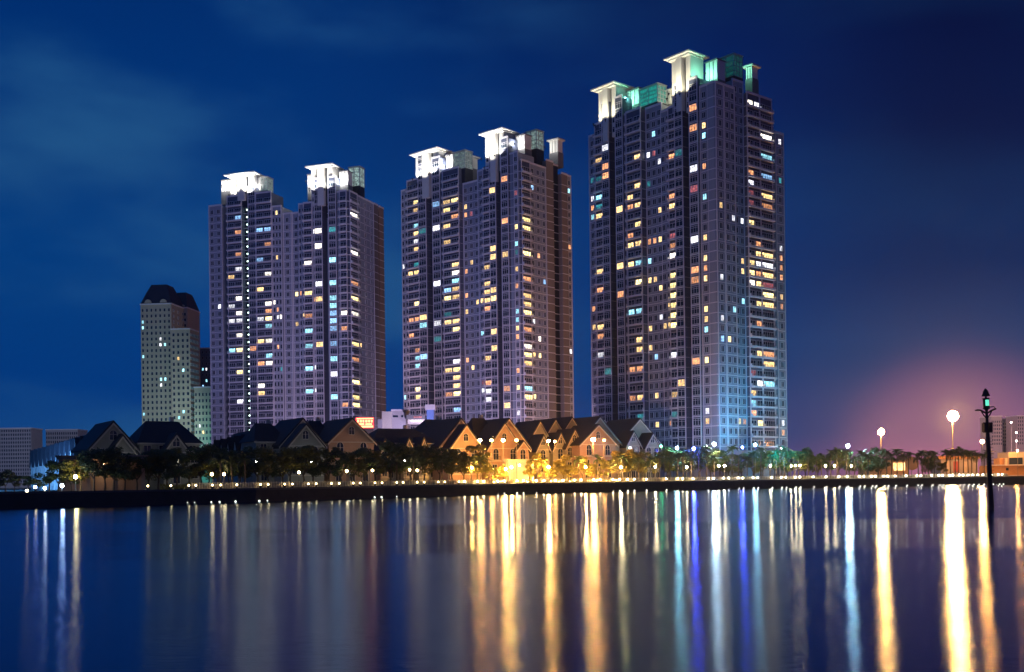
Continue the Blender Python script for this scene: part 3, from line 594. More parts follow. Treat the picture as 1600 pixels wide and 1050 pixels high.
# ------------------------------------------------------------------ other buildings
def grid_block(name, label, cat, pxa, pxb, ytop, Y, depth, rot, cols, fh, wallm, lit=None, side=0, ybase=None, ww=.45, hh=.5, zstart=None, group=None, roof=None, litc='w', rnd=0, sidecols=4):
    """a far block with a regular grid of windows; every window its own part"""
    pm = (pxa + pxb) / 2; c0 = G(pm, Y, 700); root = empty(name, (c0.x, c0.y, GZ), label, cat, group)
    e = Vector((math.cos(rot), math.sin(rot))); A = Vector((c0.x, c0.y)); nb = Vector((-e.y, e.x))
    p = A + e * ray(pxa, A, e, ytop + 40); q_ = A + e * ray(pxb, A, e, ytop + 40); W = (q_ - p).length; m_ = (p + q_) / 2
    zt = H + uv(pm, ytop)[1] * Y / F - GZ
    T = Matrix.Translation((m_.x - c0.x, m_.y - c0.y, 0)) @ Matrix.Rotation(rot, 4, 'Z')
    b = MB(); b.box(-W / 2, W / 2, 0, depth, 0, zt, 0, T); b.box(-W / 2 - .3, W / 2 + .3, -.3, depth + .3, zt, zt + .7, 1, T); part('wall', b, [wallm, M['ledge']], root)
    nf = int(zt / fh); cw = W / cols
    me, _ = window_mesh(min(cw * ww, 1.8), fh * hh, 'F')
    n = 0
    faces = [(cols, lambda k: (-W / 2 + cw * (k + .5), 0), 0)]
    if side: faces.append((sidecols, lambda k: (W / 2, depth * (k + .5) / sidecols), R(90)))
    rest = MB(); cells = [(i, k, fc) for fc in range(len(faces)) for i in range(nf - 1, -1, -1) for k in range(faces[fc][0])]
    for (i, k, fc) in cells:
        x, y = faces[fc][1](k); z = i * fh + fh * .3
        if z < (zstart or 0): continue
        pos = T @ Vector((x, y, z)); rz = rot + faces[fc][2]
        if n < 300:
            o = link('window', me, root, pos, rz); n += 1
            if (i, k, fc) in (lit or {}) or random.random() < rnd:
                o.material_slots[1].link = 'OBJECT'; o.material_slots[1].material = WL[(lit or {}).get((i, k, fc), random.choice(litc))]
        else:
            _, bb = window_mesh(min(cw * ww, 1.8), fh * hh, 'F'); nn_ = len(rest.v); TT = Matrix.Translation(pos) @ Matrix.Rotation(rz, 4, 'Z')
            rest.v += [tuple(TT @ Vector(v_)) for v_ in bb.v]; rest.f += [tuple(j + nn_ for j in f_) for f_ in bb.f]; rest.m += bb.m
    if rest.f: tag(part('window', rest, [M['frame'], M['glass']], root), kind='stuff')
    if roof:
        b = MB(); rh = roof; i_ = .28
        v0 = [(-W / 2, 0, zt + .7), (W / 2, 0, zt + .7), (W / 2, depth, zt + .7), (-W / 2, depth, zt + .7)]
        mid_ = [(-W / 2 * .72, depth * .14, zt + .7 + rh * .6), (W / 2 * .72, depth * .14, zt + .7 + rh * .6), (W / 2 * .72, depth * .86, zt + .7 + rh * .6), (-W / 2 * .72, depth * .86, zt + .7 + rh * .6)]
        v1 = [(-W / 2 * .5, depth * .25, zt + .7 + rh), (W / 2 * .5, depth * .25, zt + .7 + rh), (W / 2 * .5, depth * .75, zt + .7 + rh), (-W / 2 * .5, depth * .75, zt + .7 + rh)]
        for lo_, hi_ in ((v0, mid_), (mid_, v1)):
            for j in range(4): b.poly([T @ Vector(lo_[j]), T @ Vector(lo_[(j + 1) % 4]), T @ Vector(hi_[(j + 1) % 4]), T @ Vector(hi_[j])])
        b.poly([T @ Vector(v) for v in v1]); part('roof', b, M['mansard'], root)
        b = MB()
        for x in (-W / 4, W / 4):     # round headed dormers over the cornice
            for s in range(8):
                a0, a1_ = math.pi * s / 8, math.pi * (s + 1) / 8; r_ = W * .11
                b.poly([T @ Vector((x + r_ * math.cos(a0), -.35, zt + 1 + r_ * math.sin(a0))), T @ Vector((x + r_ * math.cos(a1_), -.35, zt + 1 + r_ * math.sin(a1_))), T @ Vector((x, -.35, zt + 1))])
                b.poly([T @ Vector((x + r_ * math.cos(a0), -.35, zt + 1 + r_ * math.sin(a0))), T @ Vector((x + r_ * math.cos(a0), 3, zt + 1 + r_ * math.sin(a0))), T @ Vector((x + r_ * math.cos(a1_), 3, zt + 1 + r_ * math.sin(a1_))), T @ Vector((x + r_ * math.cos(a1_), -.35, zt + 1 + r_ * math.sin(a1_)))])
        part('dormer', b, wallm, root)
    return root
f0 = 35
grid_block('apartment_tower', 'cream tower with a dark mansard roof left of the three tall towers', 'apartment tower', 220, 268, 476, 600, 18, R(-6), 7, 3.15, M['cream'],
           lit={(34 - 6, 0, 0): 'c', (27, 0, 0): 'c', (25, 4, 0): 'w', (24, 4, 0): 'w', (24, 5, 0): 'c', (22, 0, 0): 'c', (18, 5, 0): 'c', (18, 4, 0): 'c', (17, 4, 0): 'w', (12, 0, 0): 'c', (10, 4, 0): 'c'}, roof=11, zstart=14, side=1, sidecols=3)
grid_block('apartment_tower', 'cream tower wing under a lower mansard roof behind the first mansard tower', 'apartment tower', 266, 293, 482, 616, 18, R(-6), 4, 3.15, M['cream'],
           lit={(30, 1, 0): 'w', (29, 2, 0): 'c', (28, 1, 0): 'c', (27, 1, 0): 't', (27, 3, 0): 'c'}, roof=9, zstart=14)
grid_block('apartment_tower', 'cream tower block with flat roof and lit top storey beside the mansard tower', 'apartment tower', 268, 297, 515, 584, 12, R(-6), 4, 3.15, M['cream'],
           lit={(26, 0, 0): 'w', (26, 1, 0): 'w', (21, 1, 0): 'y', (19, 2, 0): 'c', (12, 2, 0): 'c', (11, 1, 0): 'c', (8, 2, 0): 'c'}, zstart=14, side=1, sidecols=6)
grid_block('apartment_block', 'dark blue block seen between mansard tower and left tall tower', 'apartment block', 309, 331, 545, 640, 15, R(-4), 4, 3.3, mat('slate_blue_paint', (.1, .13, .2), .7, .2, .2),
           lit={(20, 1, 0): 'c', (20, 2, 0): 'w', (18, 2, 0): 'c', (17, 1, 0): 'b'}, zstart=14)
grid_block('apartment_block', 'short cream block with a few lit windows below the dark blue block', 'apartment block', 304, 331, 606, 560, 14, R(-4), 5, 3.2, M['cream'],
           lit={(8, 2, 0): 'y', (9, 1, 0): 'w', (6, 3, 0): 'w', (5, 1, 0): 'Y', (3, 2, 0): 'y'}, zstart=9)
grid_block('office_block', 'pale far block with tight window grid at the left edge', 'office block', -20, 49, 670, 760, 20, R(2), 19, 2.7, M['far_wall'], zstart=3, ww=.62, hh=.6)
grid_block('office_block', 'pale far block half hidden behind the blue lit gables', 'office block', 72, 122, 672, 800, 20, R(2), 15, 3.1, M['far_wall'], zstart=3, ww=.62, hh=.6)
# hazy blocks far right
for k, (xa, xb, yt, Y, cc, lab) in enumerate(((1549, 1566, 651, 900, 6, 'hazy pink far tower just right of the beacon pole'), (1567, 1589, 655, 940, 8, 'hazy far tower with lamps in front, second from right edge'), (1590, 1618, 650, 900, 9, 'hazy far tower cut by the right edge of the view'))):
    grid_block('apartment_tower', lab, 'apartment tower', xa, xb, yt, Y, 18, R(4), cc, 3.0, M['far_wall'], zstart=24, ww=.62, hh=.6, group='hazy towers at the far right')

def simple_box_building(name, label, cat, boxes, Y):
    """boxes: (pxa, pxb, ytop, ybot, dY, depth, material, partname)"""
    c0 = G((boxes[0][0] + boxes[0][1]) / 2, Y, 720); root = empty(name, (c0.x, c0.y, GZ), label, cat)
    for (a, b_, yt, yb, dy, dep, m_, pn) in boxes:
        y = Y + dy; p, q_ = G(a, y, (yt + yb) / 2), G(b_, y, (yt + yb) / 2); zt = P((a + b_) / 2, yt, y).z; zb = max(P((a + b_) / 2, yb, y).z, GZ)
        b = MB(); b.box(p.x - c0.x, q_.x - c0.x, y - c0.y, y + dep - c0.y, zb - GZ, zt - GZ); part(pn, b, m_, root)
    return root
simple_box_building('office_building', 'small white office building with blue sign between the two left towers', 'building', [
    (612, 634, 641, 700, 0, 12, M['far_wall'], 'wall'), (597, 612, 643, 700, -1, 12, M['trim'], 'stair_tower'), (590, 597, 655, 680, -2, 6, M['far_wall'], 'side_wing'),
    (614, 622, 649, 652, -.15, .1, M['glass'], 'window'), (627, 630, 649, 652, -.15, .1, M['glass'], 'window'), (611, 636, 639.6, 641.4, -.6, 13, M['ledge'], 'cornice')], 400)
simple_box_building('restaurant_pavilion', 'low pavilion with dark roof and lit terrace in front of the middle tower', 'building', [
    (635, 664, 648, 655, 0, 9, M['crown_roof'], 'roof'), (637, 663, 655, 662, 1, 8, M['trim'], 'wall'), (646, 659, 650.5, 653, -.2, .15, WL['r'], 'lit_sign'), (640, 660, 656.5, 658.5, .8, .15, WL['w'], 'window')], 395)
simple_box_building('water_tank_tower', 'blue clad tower with a round tank before the middle tower', 'tower', [
    (667, 678, 640, 700, 0, 5, M['blue_board'], 'wall'), (664, 680, 632, 640, -1, 6, M['far_wall'], 'tank')], 398)
sg = simple_box_building('neon_sign', 'glowing red orange sign at the foot of the left tall tower', 'sign', [
    (558, 583, 668, 700, .6, 1, M['dark'], 'support')], 440)
sgl = emit('neon_red', (1, .26, .1), 5)
y = 439; bm_ = MB(); c0 = sg.location
for i, (a, b_, y0, y1) in enumerate(((557, 583, 653, 655), (557, 583, 665, 668), (558, 561, 656, 660), (562.5, 565, 656, 660), (566.5, 569, 656, 660), (571, 574, 656, 660), (575.5, 578, 656, 660), (579.5, 582, 656, 660), (559, 569, 661.5, 664), (571, 581, 661.5, 664))):
    p, q_ = P(a, y1, y), P(b_, y0, y); bm_.box(p.x - c0.x, q_.x - c0.x, y - c0.y, y + .2 - c0.y, p.z - GZ, q_.z - GZ)
part('glowing_bars', bm_, sgl, sg)
b = MB(); p, q_ = P(556, 669, 439.3), P(584, 652, 439.3); b.box(p.x - c0.x, q_.x - c0.x, 439.3 - c0.y, 439.8 - c0.y, p.z - GZ, q_.z - GZ); part('sign_board', b, emit('sign_back', (.9, .05, .07), .8), sg)

# waterfront shops and sheds at the right
SW = M['orange_panel']
simple_box_building('waterfront_shop', 'orange lit shop with awnings behind the palms', 'shop', [
    (1352, 1420, 719, 752, 0, 8, SW, 'wall'), (1350, 1423, 716.5, 719, -1, 10, M['crown_roof'], 'roof'), (1396, 1414, 723, 735, -.2, .15, WL['y'], 'shopfront'), (1366, 1390, 722, 726, -1.6, 1.5, M['trim'], 'awning')], 385)
simple_box_building('waterfront_shed', 'long low shed with pinkish doors behind the palm grove', 'shed', [
    (1470, 1528, 717, 752, 0, 9, M['far_wall'], 'wall'), (1466, 1531, 712, 717, -1, 11, SW, 'roof'), (1476, 1484, 721, 738, -.15, .12, M['trim'], 'door'), (1490, 1499, 721, 738, -.15, .12, mat('red_door', (.45, .1, .1), .7, .2), 'door'), (1506, 1513, 721, 738, -.15, .12, M['trim'], 'door')], 392)
simple_box_building('warehouse', 'orange lit warehouse with stacked volumes at the right edge', 'warehouse', [
    (1549, 1640, 727, 753, 0, 10, SW, 'wall'), (1576, 1640, 706, 727, 3, 9, M['trim'], 'upper_storey'), (1577, 1598, 715, 726, 2.8, .15, M['glass'], 'window'), (1562, 1570, 716, 727, 2, 5, SW, 'roof_shed'),
    (1571, 1574, 716, 727, 1, 2, M['trim'], 'chimney'), (1572, 1576, 731, 735, -.15, .12, M['glass'], 'window'), (1548, 1642, 725.6, 727.2, -.6, 4, M['ledge'], 'cornice'), (1576, 1640, 742, 743.2, -.4, .35, M['ledge'], 'string_course')], 388)
# round billboard balloon on a mast
c0 = G(1425, 374); r0 = empty('round_sign', (c0.x, c0.y, GZ), 'round orange disc sign on a short mast among the palms', 'sign')
b = MB(); zc = P(1425, 724, 374).z - GZ
b2 = MB()
for s in range(20):
    a0, a1_ = 2 * math.pi * s / 20, 2 * math.pi * (s + 1) / 20
    for yy_ in (-.2, .2): b.poly([(2.3 * math.cos(a0), yy_, zc + 2.3 * math.sin(a0)), (2.3 * math.cos(a1_), yy_, zc + 2.3 * math.sin(a1_)), (0, yy_, zc)])
    b.poly([(2.3 * math.cos(a0), -.2, zc + 2.3 * math.sin(a0)), (2.3 * math.cos(a1_), -.2, zc + 2.3 * math.sin(a1_)), (2.3 * math.cos(a1_), .2, zc + 2.3 * math.sin(a1_)), (2.3 * math.cos(a0), .2, zc + 2.3 * math.sin(a0))])
part('disc', b, SW, r0); b = MB(); b.tube([(0, .4, 0), (0, .4, zc)], .12, 6); part('mast', b, M['post'], r0)

# ------------------------------------------------------------------ houses
def arch_window(w, h, fm=None):
    b = MB(); r = w / 2
    pts = [(-r, 0), (r, 0), (r, h - r)] + [(r * math.cos(a), h - r + r * math.sin(a)) for a in [math.pi * k / 8 for k in range(1, 8)]] + [(-r, h - r)]
    b.poly([(x, -.06, z) for x, z in pts], 1)
    for (x0, z0_), (x1, z1_) in zip(pts, pts[1:] + pts[:1]):
        b.poly([(x0, -.18, z0_), (x1, -.18, z1_), (x1, -.0, z1_), (x0, 0, z0_)], 0)
        d = Vector((x1 - x0, z1_ - z0_)).normalized(); n = Vector((d.y, -d.x)) * .14
        b.poly([(x0, -.18, z0_), (x1, -.18, z1_), (x1 + n.x, -.18, z1_ + n.y), (x0 + n.x, -.18, z0_ + n.y)], 0)
    b.box(-.05, .05, -.14, -.05, 0, h - .2, 0); b.box(-r, r, -.14, -.05, h * .55, h * .55 + .08, 0)
    return b
def rect_window(w, h):
    b = MB(); t = .12
    b.box(-w / 2 - t, w / 2 + t, -.22, 0, -t, 0, 0); b.box(-w / 2 - t, w / 2 + t, -.16, 0, h, h + t, 0)
    for x in (-w / 2 - t, w / 2): b.box(x, x + t, -.16, 0, 0, h, 0)
    b.box(-.04, .04, -.13, -.05, 0, h, 0); b.poly([(-w / 2, -.06, 0), (w / 2, -.06, 0), (w / 2, -.06, h), (-w / 2, -.06, h)], 1)
    return b
ARCH = arch_window(1.7, 3.0).mesh('window', [M['trim'], M['glass']]); ARCHS = arch_window(1.4, 1.9).mesh('window', [M['trim'], M['glass']]); RECT = rect_window(1.4, 2.0).mesh('window', [M['trim'], M['glass']])
def house(pxc, off, rot, vols, label, wm, group='river villas with steep gables', cat='house', Yabs=None, name='gabled_house'):
    """vols: (pxL, pxR, y_eave, y_peak, setback, depth, style)"""
    Y = Yabs or (Dsh(pxc) + off); c0 = G(pxc, Y, 700); A = Vector((c0.x, c0.y)); e = Vector((math.cos(rot), math.sin(rot))); nb = Vector((-e.y, e.x))
    root = empty(name, (c0.x, c0.y, GZ), label, cat, group)
    wb = MB(); rf = MB(); tr = MB(); wn_ = []
    for vi, (pl_, pr_, ye, yp, sb, dep, st) in enumerate(vols):
        a = A + nb * sb; p = a + e * ray(pl_, a, e, 690); q_ = a + e * ray(pr_, a, e, 690); W = (q_ - p).length; m_ = (p + q_) / 2; pm = (pl_ + pr_) / 2
        ze = H + uv(pm, ye)[1] * m_.y / F - GZ; zp = H + uv(pm, yp)[1] * m_.y / F - GZ
        T = Matrix.Translation((m_.x - c0.x, m_.y - c0.y, 0)) @ Matrix.Rotation(rot, 4, 'Z'); h = W / 2
        wb.box(-h, h, 0, dep, 0, ze, 0, T)
        if st != 'long':        # gable to the front
            for yy_ in (0, dep):
                t_ = [T @ Vector((-h, yy_, ze)), T @ Vector((h, yy_, ze)), T @ Vector((0, yy_, zp))]; wb.poly(t_ if yy_ == 0 else t_[::-1])
            sl = (zp - ze) / h; ov = .55; th = .28
            for s in (-1, 1):
                x1, z1_ = s * (h + ov), ze - ov * sl
                c = [(x1, -.7, z1_), (0, -.7, zp), (0, dep + .4, zp), (x1, dep + .4, z1_)]
                lo_ = [T @ Vector(v) for v in c]; hi_ = [T @ Vector((v[0], v[1], v[2] + th * math.sqrt(1 + sl * sl))) for v in c]
                rf.poly(hi_); rf.poly(lo_[::-1])
                for i in range(4): rf.poly([lo_[i], lo_[(i + 1) % 4], hi_[(i + 1) % 4], hi_[i]])
                # pale verge board
                k = [(x1, -.72, z1_ - .1), (0, -.72, zp - .1), (0, -.72, zp - .5), (x1, -.72, z1_ - .5)]
                tr.poly([T @ Vector(v) for v in k]); tr.poly([T @ Vector((v[0], -.6, v[2])) for v in k][::-1])
                tr.poly([T @ Vector((k[3][0], -.72, k[3][2])), T @ Vector((k[2][0], -.72, k[2][2])), T @ Vector((k[2][0], -.6, k[2][2])), T @ Vector((k[3][0], -.6, k[3][2]))])
            gh = zp - ze
            for zz in (ze - .25, ze - 3.75, ze - 7.1):
                if zz > 1: tr.box(-h - .06, h + .06, -.12, -.003, zz, zz + .22, 0, T)
            if st == 'win':
                if gh > 3.2: wn_.append((ARCHS, T @ Vector((0, 0, ze + gh * .32)), rot))
                xs = (-W * .26, W * .26) if W > 5.5 else (0,)
                for x in xs: wn_.append((ARCH, T @ Vector((x, 0, ze - 3.2)), rot)); tr.box(x - 1.1, x + 1.1, -.9, 0, ze - 3.5, ze - 3.3, 0, T); 
                for x in xs:
                    for k_ in range(7): tr.box(x - 1.05 + k_ * .35 - .03, x - 1.05 + k_ * .35 + .03, -.85, -.79, ze - 3.3, ze - 2.4, 1, T)
                    tr.box(x - 1.08, x + 1.08, -.87, -.77, ze - 2.4, ze - 2.32, 1, T)
                for zz in (ze - 6.6, ze - 9.9):
                    if zz > .6:
                        for x in (-W * .3, 0, W * .3) if W > 5.5 else (0,): wn_.append((RECT, T @ Vector((x, 0, zz)), rot))
            for x_, rz_ in ((h, R(90)), ):
                for yy_ in (dep * .25, dep * .7):
                    for zz in (ze - 3, ze - 6.3):
                        if zz > .6: wn_.append((RECT, T @ Vector((x_, yy_, zz)), rot + rz_))
        else:                   # ridge along the front, hipped ends
            ov = .6; base = [(-h - ov, -ov, ze), (h + ov, -ov, ze), (h + ov, dep + ov, ze), (-h - ov, dep + ov, ze)]; rg = [(-h * .55, dep / 2, zp), (h * .55, dep / 2, zp)]
            V = lambda c: T @ Vector(c)
            rf.poly([V(base[0]), V(base[1]), V(rg[1]), V(rg[0])]); rf.poly([V(base[2]), V(base[3]), V(rg[0]), V(rg[1])]); rf.poly([V(base[1]), V(base[2]), V(rg[1])]); rf.poly([V(base[3]), V(base[0]), V(rg[0])])
            rf.poly([V((x, y_, z - .02)) for x, y_, z in base][::-1]); tr.box(-h - ov, h + ov, -ov - .04, -ov + .1, ze - .35, ze - .03, 0, T)
            n = max(1, int(W / 3))
            for k_ in range(n):
                for zz in (ze - 2.6, ze - 5.9, ze - 9.2):
                    if zz > .6: wn_.append((RECT, V((-h + W * (k_ + .5) / n, 0, zz)), rot))
            # chimney
            tr.box(h * .3, h * .3 + .8, dep * .5 + .5, dep * .5 + 1.3, ze, zp + 1.0, 0, T)
    part('wall', wb, wm, root); part('roof', rf, M['rooftile'], root); part('trim', tr, [M['trim'], M['dark']], root)
    for me, p, rz in wn_: link('window', me, root, p, rz)
    return root
RR = R(33)
WG, WR = M['render_grey'], M['render']
house(172, 34, RR, [(140, 213, 700, 660, 3, 15, 'win'), (172, 210, 706, 681, 0, 6, 'win')], 'villa with a big grey gable beside the blue lit terrace', WG)
house(258, 38, RR, [(218, 312, 692, 656, 3, 12, 'long'), (255, 295, 706, 679, 0, 8, 'win'), (292, 314, 704, 692, 1, 8, 'long')], 'dark roofed villa with pale timbered gable below the mansard tower', WG)
house(470, 40, RR, [(438, 506, 694, 655, 4, 14, 'plain'), (450, 504, 696, 664, 0, 9, 'win'), (400, 446, 690, 660, 8, 10, 'long')], 'dim villa with wide gable in front of the left tall tower', WG)
house(545, 42, RR, [(514, 584, 690, 655, 0, 15, 'win'), (488, 520, 688, 656, 9, 10, 'long')], 'yellow grey villa with paired gable windows left of the red sign', WR)
house(632, 44, RR, [(584, 684, 692, 668, 4, 12, 'long'), (594, 606, 704, 688, 0, 6, 'win'), (630, 646, 704, 686, 0, 6, 'win'), (654, 668, 704, 686, 0, 6, 'win')], 'low dark house row with three small gables below the white office', WG)
house(690, 60, RR, [(668, 714, 676, 654, 0, 10, 'long')], 'dark hipped roof with terrace behind the left orange gable', WG)
house(727, 32, RR, [(686, 752, 697, 655, 4, 15, 'plain'), (703, 752, 700, 665, 0, 8, 'win')], 'left one of the two orange lit gabled villas', WR)
house(793, 33, RR, [(762, 826, 698, 655, 5, 15, 'plain'), (762, 813, 700, 662, 0, 9, 'win'), (742, 778, 688, 652, 9, 9, 'long'), (808, 825, 701, 690, -1, 5, 'win')], 'right one of the two orange lit gabled villas', WR)
house(845, 40, RR, [(824, 862, 692, 659, 6, 12, 'plain'), (838, 858, 702, 681, 0, 8, 'win')], 'narrow villa just right of the orange gables', WG)
house(872, 40, RR, [(846, 888, 690, 656, 8, 12, 'plain'), (864, 886, 700, 678, 0, 8, 'win')], 'middle villa in the run of three narrow gables', WG)
house(897, 38, RR, [(870, 915, 688, 653, 8, 12, 'plain'), (884, 910, 698, 672, 0, 8, 'win')], 'villa with small gable touching the pink lit villa', WG)
house(935, 32, RR, [(904, 968, 692, 652, 6, 15, 'plain'), (906, 962, 694, 664, 0, 12, 'win')], 'pink lit villa behind the brightest street lamp', WR)
house(1000, 36, RR, [(968, 1029, 690, 655, 5, 15, 'plain'), (978, 1000, 696, 675, 0, 6, 'win'), (1008, 1030, 698, 678, 0, 6, 'win')], 'grey twin gabled villa last in row next to near tower', WG)
# receding terraces
def terrace(n, pA, YA, pB, YB, ytA, ytB, group, desc, wm):
    a, b_ = G(pA, YA, 700), G(pB, YB, 700)
    d = (b_ - a); step = d.length / n; ang = math.atan2(d.y, d.x); 
    zA, zB = P(pA, ytA, YA).z - GZ, P(pB, ytB, YB).z - GZ
    for i in range(n):
        c = a + d * ((i + .5) / n); zt = zA + (zB - zA) * i / n; w_ = step * .98
        # local x runs along the row, local -y faces the river
        rz = ang + math.pi
        root = empty('terraced_house', (c.x, c.y, GZ), '%s house of the %s, counted from the near end' % (ordinal(i), desc), 'house', group, rz)
        wb = MB(); rf = MB(); ze = zt - 4.0
        wb.box(-w_ / 2, w_ / 2, 0, 10, 0, ze); 
        rf.poly([(-w_ / 2, -.5, ze - .3), (w_ / 2, -.5, ze - .3), (w_ / 2, 5, zt + 2.2), (-w_ / 2, 5, zt + 2.2)]); rf.poly([(w_ / 2, 10.5, ze - .3), (-w_ / 2, 10.5, ze - .3), (-w_ / 2, 5, zt + 2.2), (w_ / 2, 5, zt + 2.2)])
        wb.poly([(-w_ / 2, 0, ze), (-w_ / 2, 5, zt + 2), (-w_ / 2, 10, ze)]); wb.poly([(w_ / 2, 0, ze), (w_ / 2, 10, ze), (w_ / 2, 5, zt + 2)])
        g2 = w_ * .3
        wb.box(-g2, g2, -1.2, 0, 0, ze); wb.poly([(-g2, -1.2, ze), (g2, -1.2, ze), (0, -1.2, zt)])
        for s in (-1, 1): rf.poly([(s * (g2 + .3), -1.6, ze - .5), (0, -1.6, zt + .25), (0, 4.4, zt + .25), (s * (g2 + .3), 2.0, ze - .5)])
        part('wall', wb, wm, root); part('roof', rf, M['rooftile'], root)
        for z in (ze - 2.6, ze - 5.8): link('window', ARCH if z > ze - 3 else RECT, root, (0, -1.2, z))
        for x in (-w_ * .4, w_ * .4):
            for z in (ze - 2.6, ze - 5.8): link('window', RECT, root, (x, 0, z))
terrace(12, 142, 236, 54, 300, 682, 706, 'blue lit terrace at the far left', 'blue lit terrace at far left', M['trim'])
terrace(8, 430, 268, 338, 312, 672, 690, 'dim terrace left of the wide gabled villa', 'dim terrace below the left tall tower', M['trim'])

# ------------------------------------------------------------------ lamps
bulb = {}
def bulbmat(col, s):
    k = (col, s)
    if k not in bulb: bulb[k] = emit('lamp_light', col, s)
    return bulb[k]
lm = {}
def street_lamp(px, py, off, col, s, r, label, group, kind='globe', Yabs=None):
    Y = Yabs or (Dsh(px) + off); p = P(px, py, Y); root = empty('street_lamp', (p.x, p.y, GZ), label, 'street lamp', group)
    z = p.z - GZ; k = (kind, round(z, 1), r, col, s)
    if k not in lm:
        b = MB(); h = MB()
        if kind == 'globe':
            b.tube([(0, 0, 0), (0, 0, .6), (0, 0, z - r)], [.12, .07, .05], 6); h.ball((0, 0, z), r, 0, 8, 6)
        else:       # arm lamp: the head hangs toward the road
            b.tube([(0, 1.2, 0), (0, 1.2, z * .6), (0, 1.15, z + .2), (0, .2, z + r + .25)], [.14, .1, .07, .06], 6)
            b.box(-r * .9, r * .9, -r * 1.2, r * 1.2, z + r * .75, z + r * .75 + .18); h.ball((0, 0, z), r, 0, 8, 6, .75)
        lm[k] = (b.mesh('post', [M['post']]), h.mesh('lamp_head', [bulbmat(col, s)]))
    link('post', lm[k][0], root); link('lamp_head', lm[k][1], root); return root
GL = 'tall street lamps on the road before the villas'; GM = 'globe lamps along the promenade'
for i, (px, py, s, r) in enumerate(((750, 688, 700, .45), (768, 688, 400, .38), (786, 688, 700, .45), (807, 688, 350, .36), (857, 689, 800, .45), (867, 690, 250, .32), (927, 687, 1500, .58), (944, 688, 250, .32))):
    street_lamp(px, py, 14, SOD, s, r, '%s tall orange street lamp from the left, before the lit villas' % ordinal(i), GL, 'arm')
mids = [(331, 741), (350, 741), (467, 738), (542, 736), (582, 735), (640, 734), (652, 735), (737, 731), (790, 733), (799, 730), (857, 730), (915, 730), (970, 730), (1024, 729), (1073, 730), (1123, 728), (1132, 728), (1204, 728), (1236, 728), (1243, 728), (1250, 728), (1290, 728), (1304, 728), (1330, 728)]
for i, (px, py) in enumerate(mids):
    s = 34 if px < 700 else (2600 if 730 < px < 930 else (1100 if px < 1000 else 330))
    street_lamp(px, py, 6.5 if px < 700 else 4.6, WARM if px < 700 or px > 960 else (1, .48, .1), s, .28 if px < 1140 else .26, '%s globe lamp from the left along the promenade' % ordinal(i), GM)
for (px, py, col, s, r, off, lab) in ((1058, 700, (.35, .9, 1), 500, .42, 12, 'cyan white lamp glowing above the trees by the near tower'), (1116, 694, (.75, .95, 1), 600, .5, 9, 'white lamp before the corner of the near tower'),
        (1180, 695, (.3, .8, 1), 300, .4, 10, 'small cyan lamp at right end of the podium'), (1084, 701, BLUE, 900, .42, 9, 'deep blue lamp left of the white podium lamp'), (1160, 699, BLUE, 600, .34, 9, 'deep blue lamp right of the white podium lamp'),
        (1325, 697, (.5, .85, 1), 1000, .5, 14, 'cold white lamp above the palms right of the near tower'), (97, 759, (.5, .7, 1), 110, .3, 6, 'cold white lamp near the left bank'), (118, 745, (1, .75, .3), 80, .34, 9, 'yellow lamp below the blue lit terrace'),
        (55, 761, (.2, .4, 1), 90, .25, 6, 'small blue lamp on the left bank'), (70, 763, (.8, .95, 1), 60, .25, 6, 'small white lamp beside the small blue lamp on the left bank'), (42, 767, (1, .8, .45), 40, .22, 4, 'lowest warm lamp on the far left bank'),
        (1535, 690, SOD, 2200, .6, 16, 'orange lamp glowing behind the beacon pole'), (1590, 704, SOD, 700, .35, 30, 'small orange lamp over the warehouse roof'),
        (1033, 697, (.1, 1, .35), 60, .3, 18, 'green lamp beside the grey twin gabled villa'), (1221, 700, WHITE, 60, .3, 30, 'small white lamp over the dark trees right of podium')):
    street_lamp(px, py, off, col, s, r, lab, 'single lamps on the shore')
for k, px in enumerate((172, 262, 330, 400, 448, 486, 545, 576, 632, 672, 700)):  # a few faint lamps among the trees, others added to brighten the dim villas
    street_lamp(px, 716 + (k * 5) % 9, 25, (.9, .93, .75), 160, .24, '%s small pale lamp from the left set between dark trees' % ordinal(k), 'pale lamps behind the dark trees', 'arm')
gl_h = MB(); gl_h.ball((0, 0, .55), .22, 0, 8, 5, .6); gl_h = gl_h.mesh('lamp_head', [bulbmat((1, .46, .09), 1100)])
gl_b = MB(); gl_b.tube([(0, 0, 0), (0, 0, .42)], [.16, .22], 6); gl_b = gl_b.mesh('base', [M['dark']])
for k, px in enumerate((738, 757, 771, 783, 824, 836, 847, 860, 873, 890, 905, 919, 932, 947, 962, 980)):
    p = G(px, Dsh(px) + 6.6 + (k % 3) * .8, 750); r_ = empty('garden_lamp', (p.x, p.y, GZ), '%s amber garden uplight from the left under the lamplit trees' % ordinal(k), 'garden lamp', 'garden uplights under the lamplit trees')
    link('base', gl_b, r_); link('lamp_head', gl_h, r_)
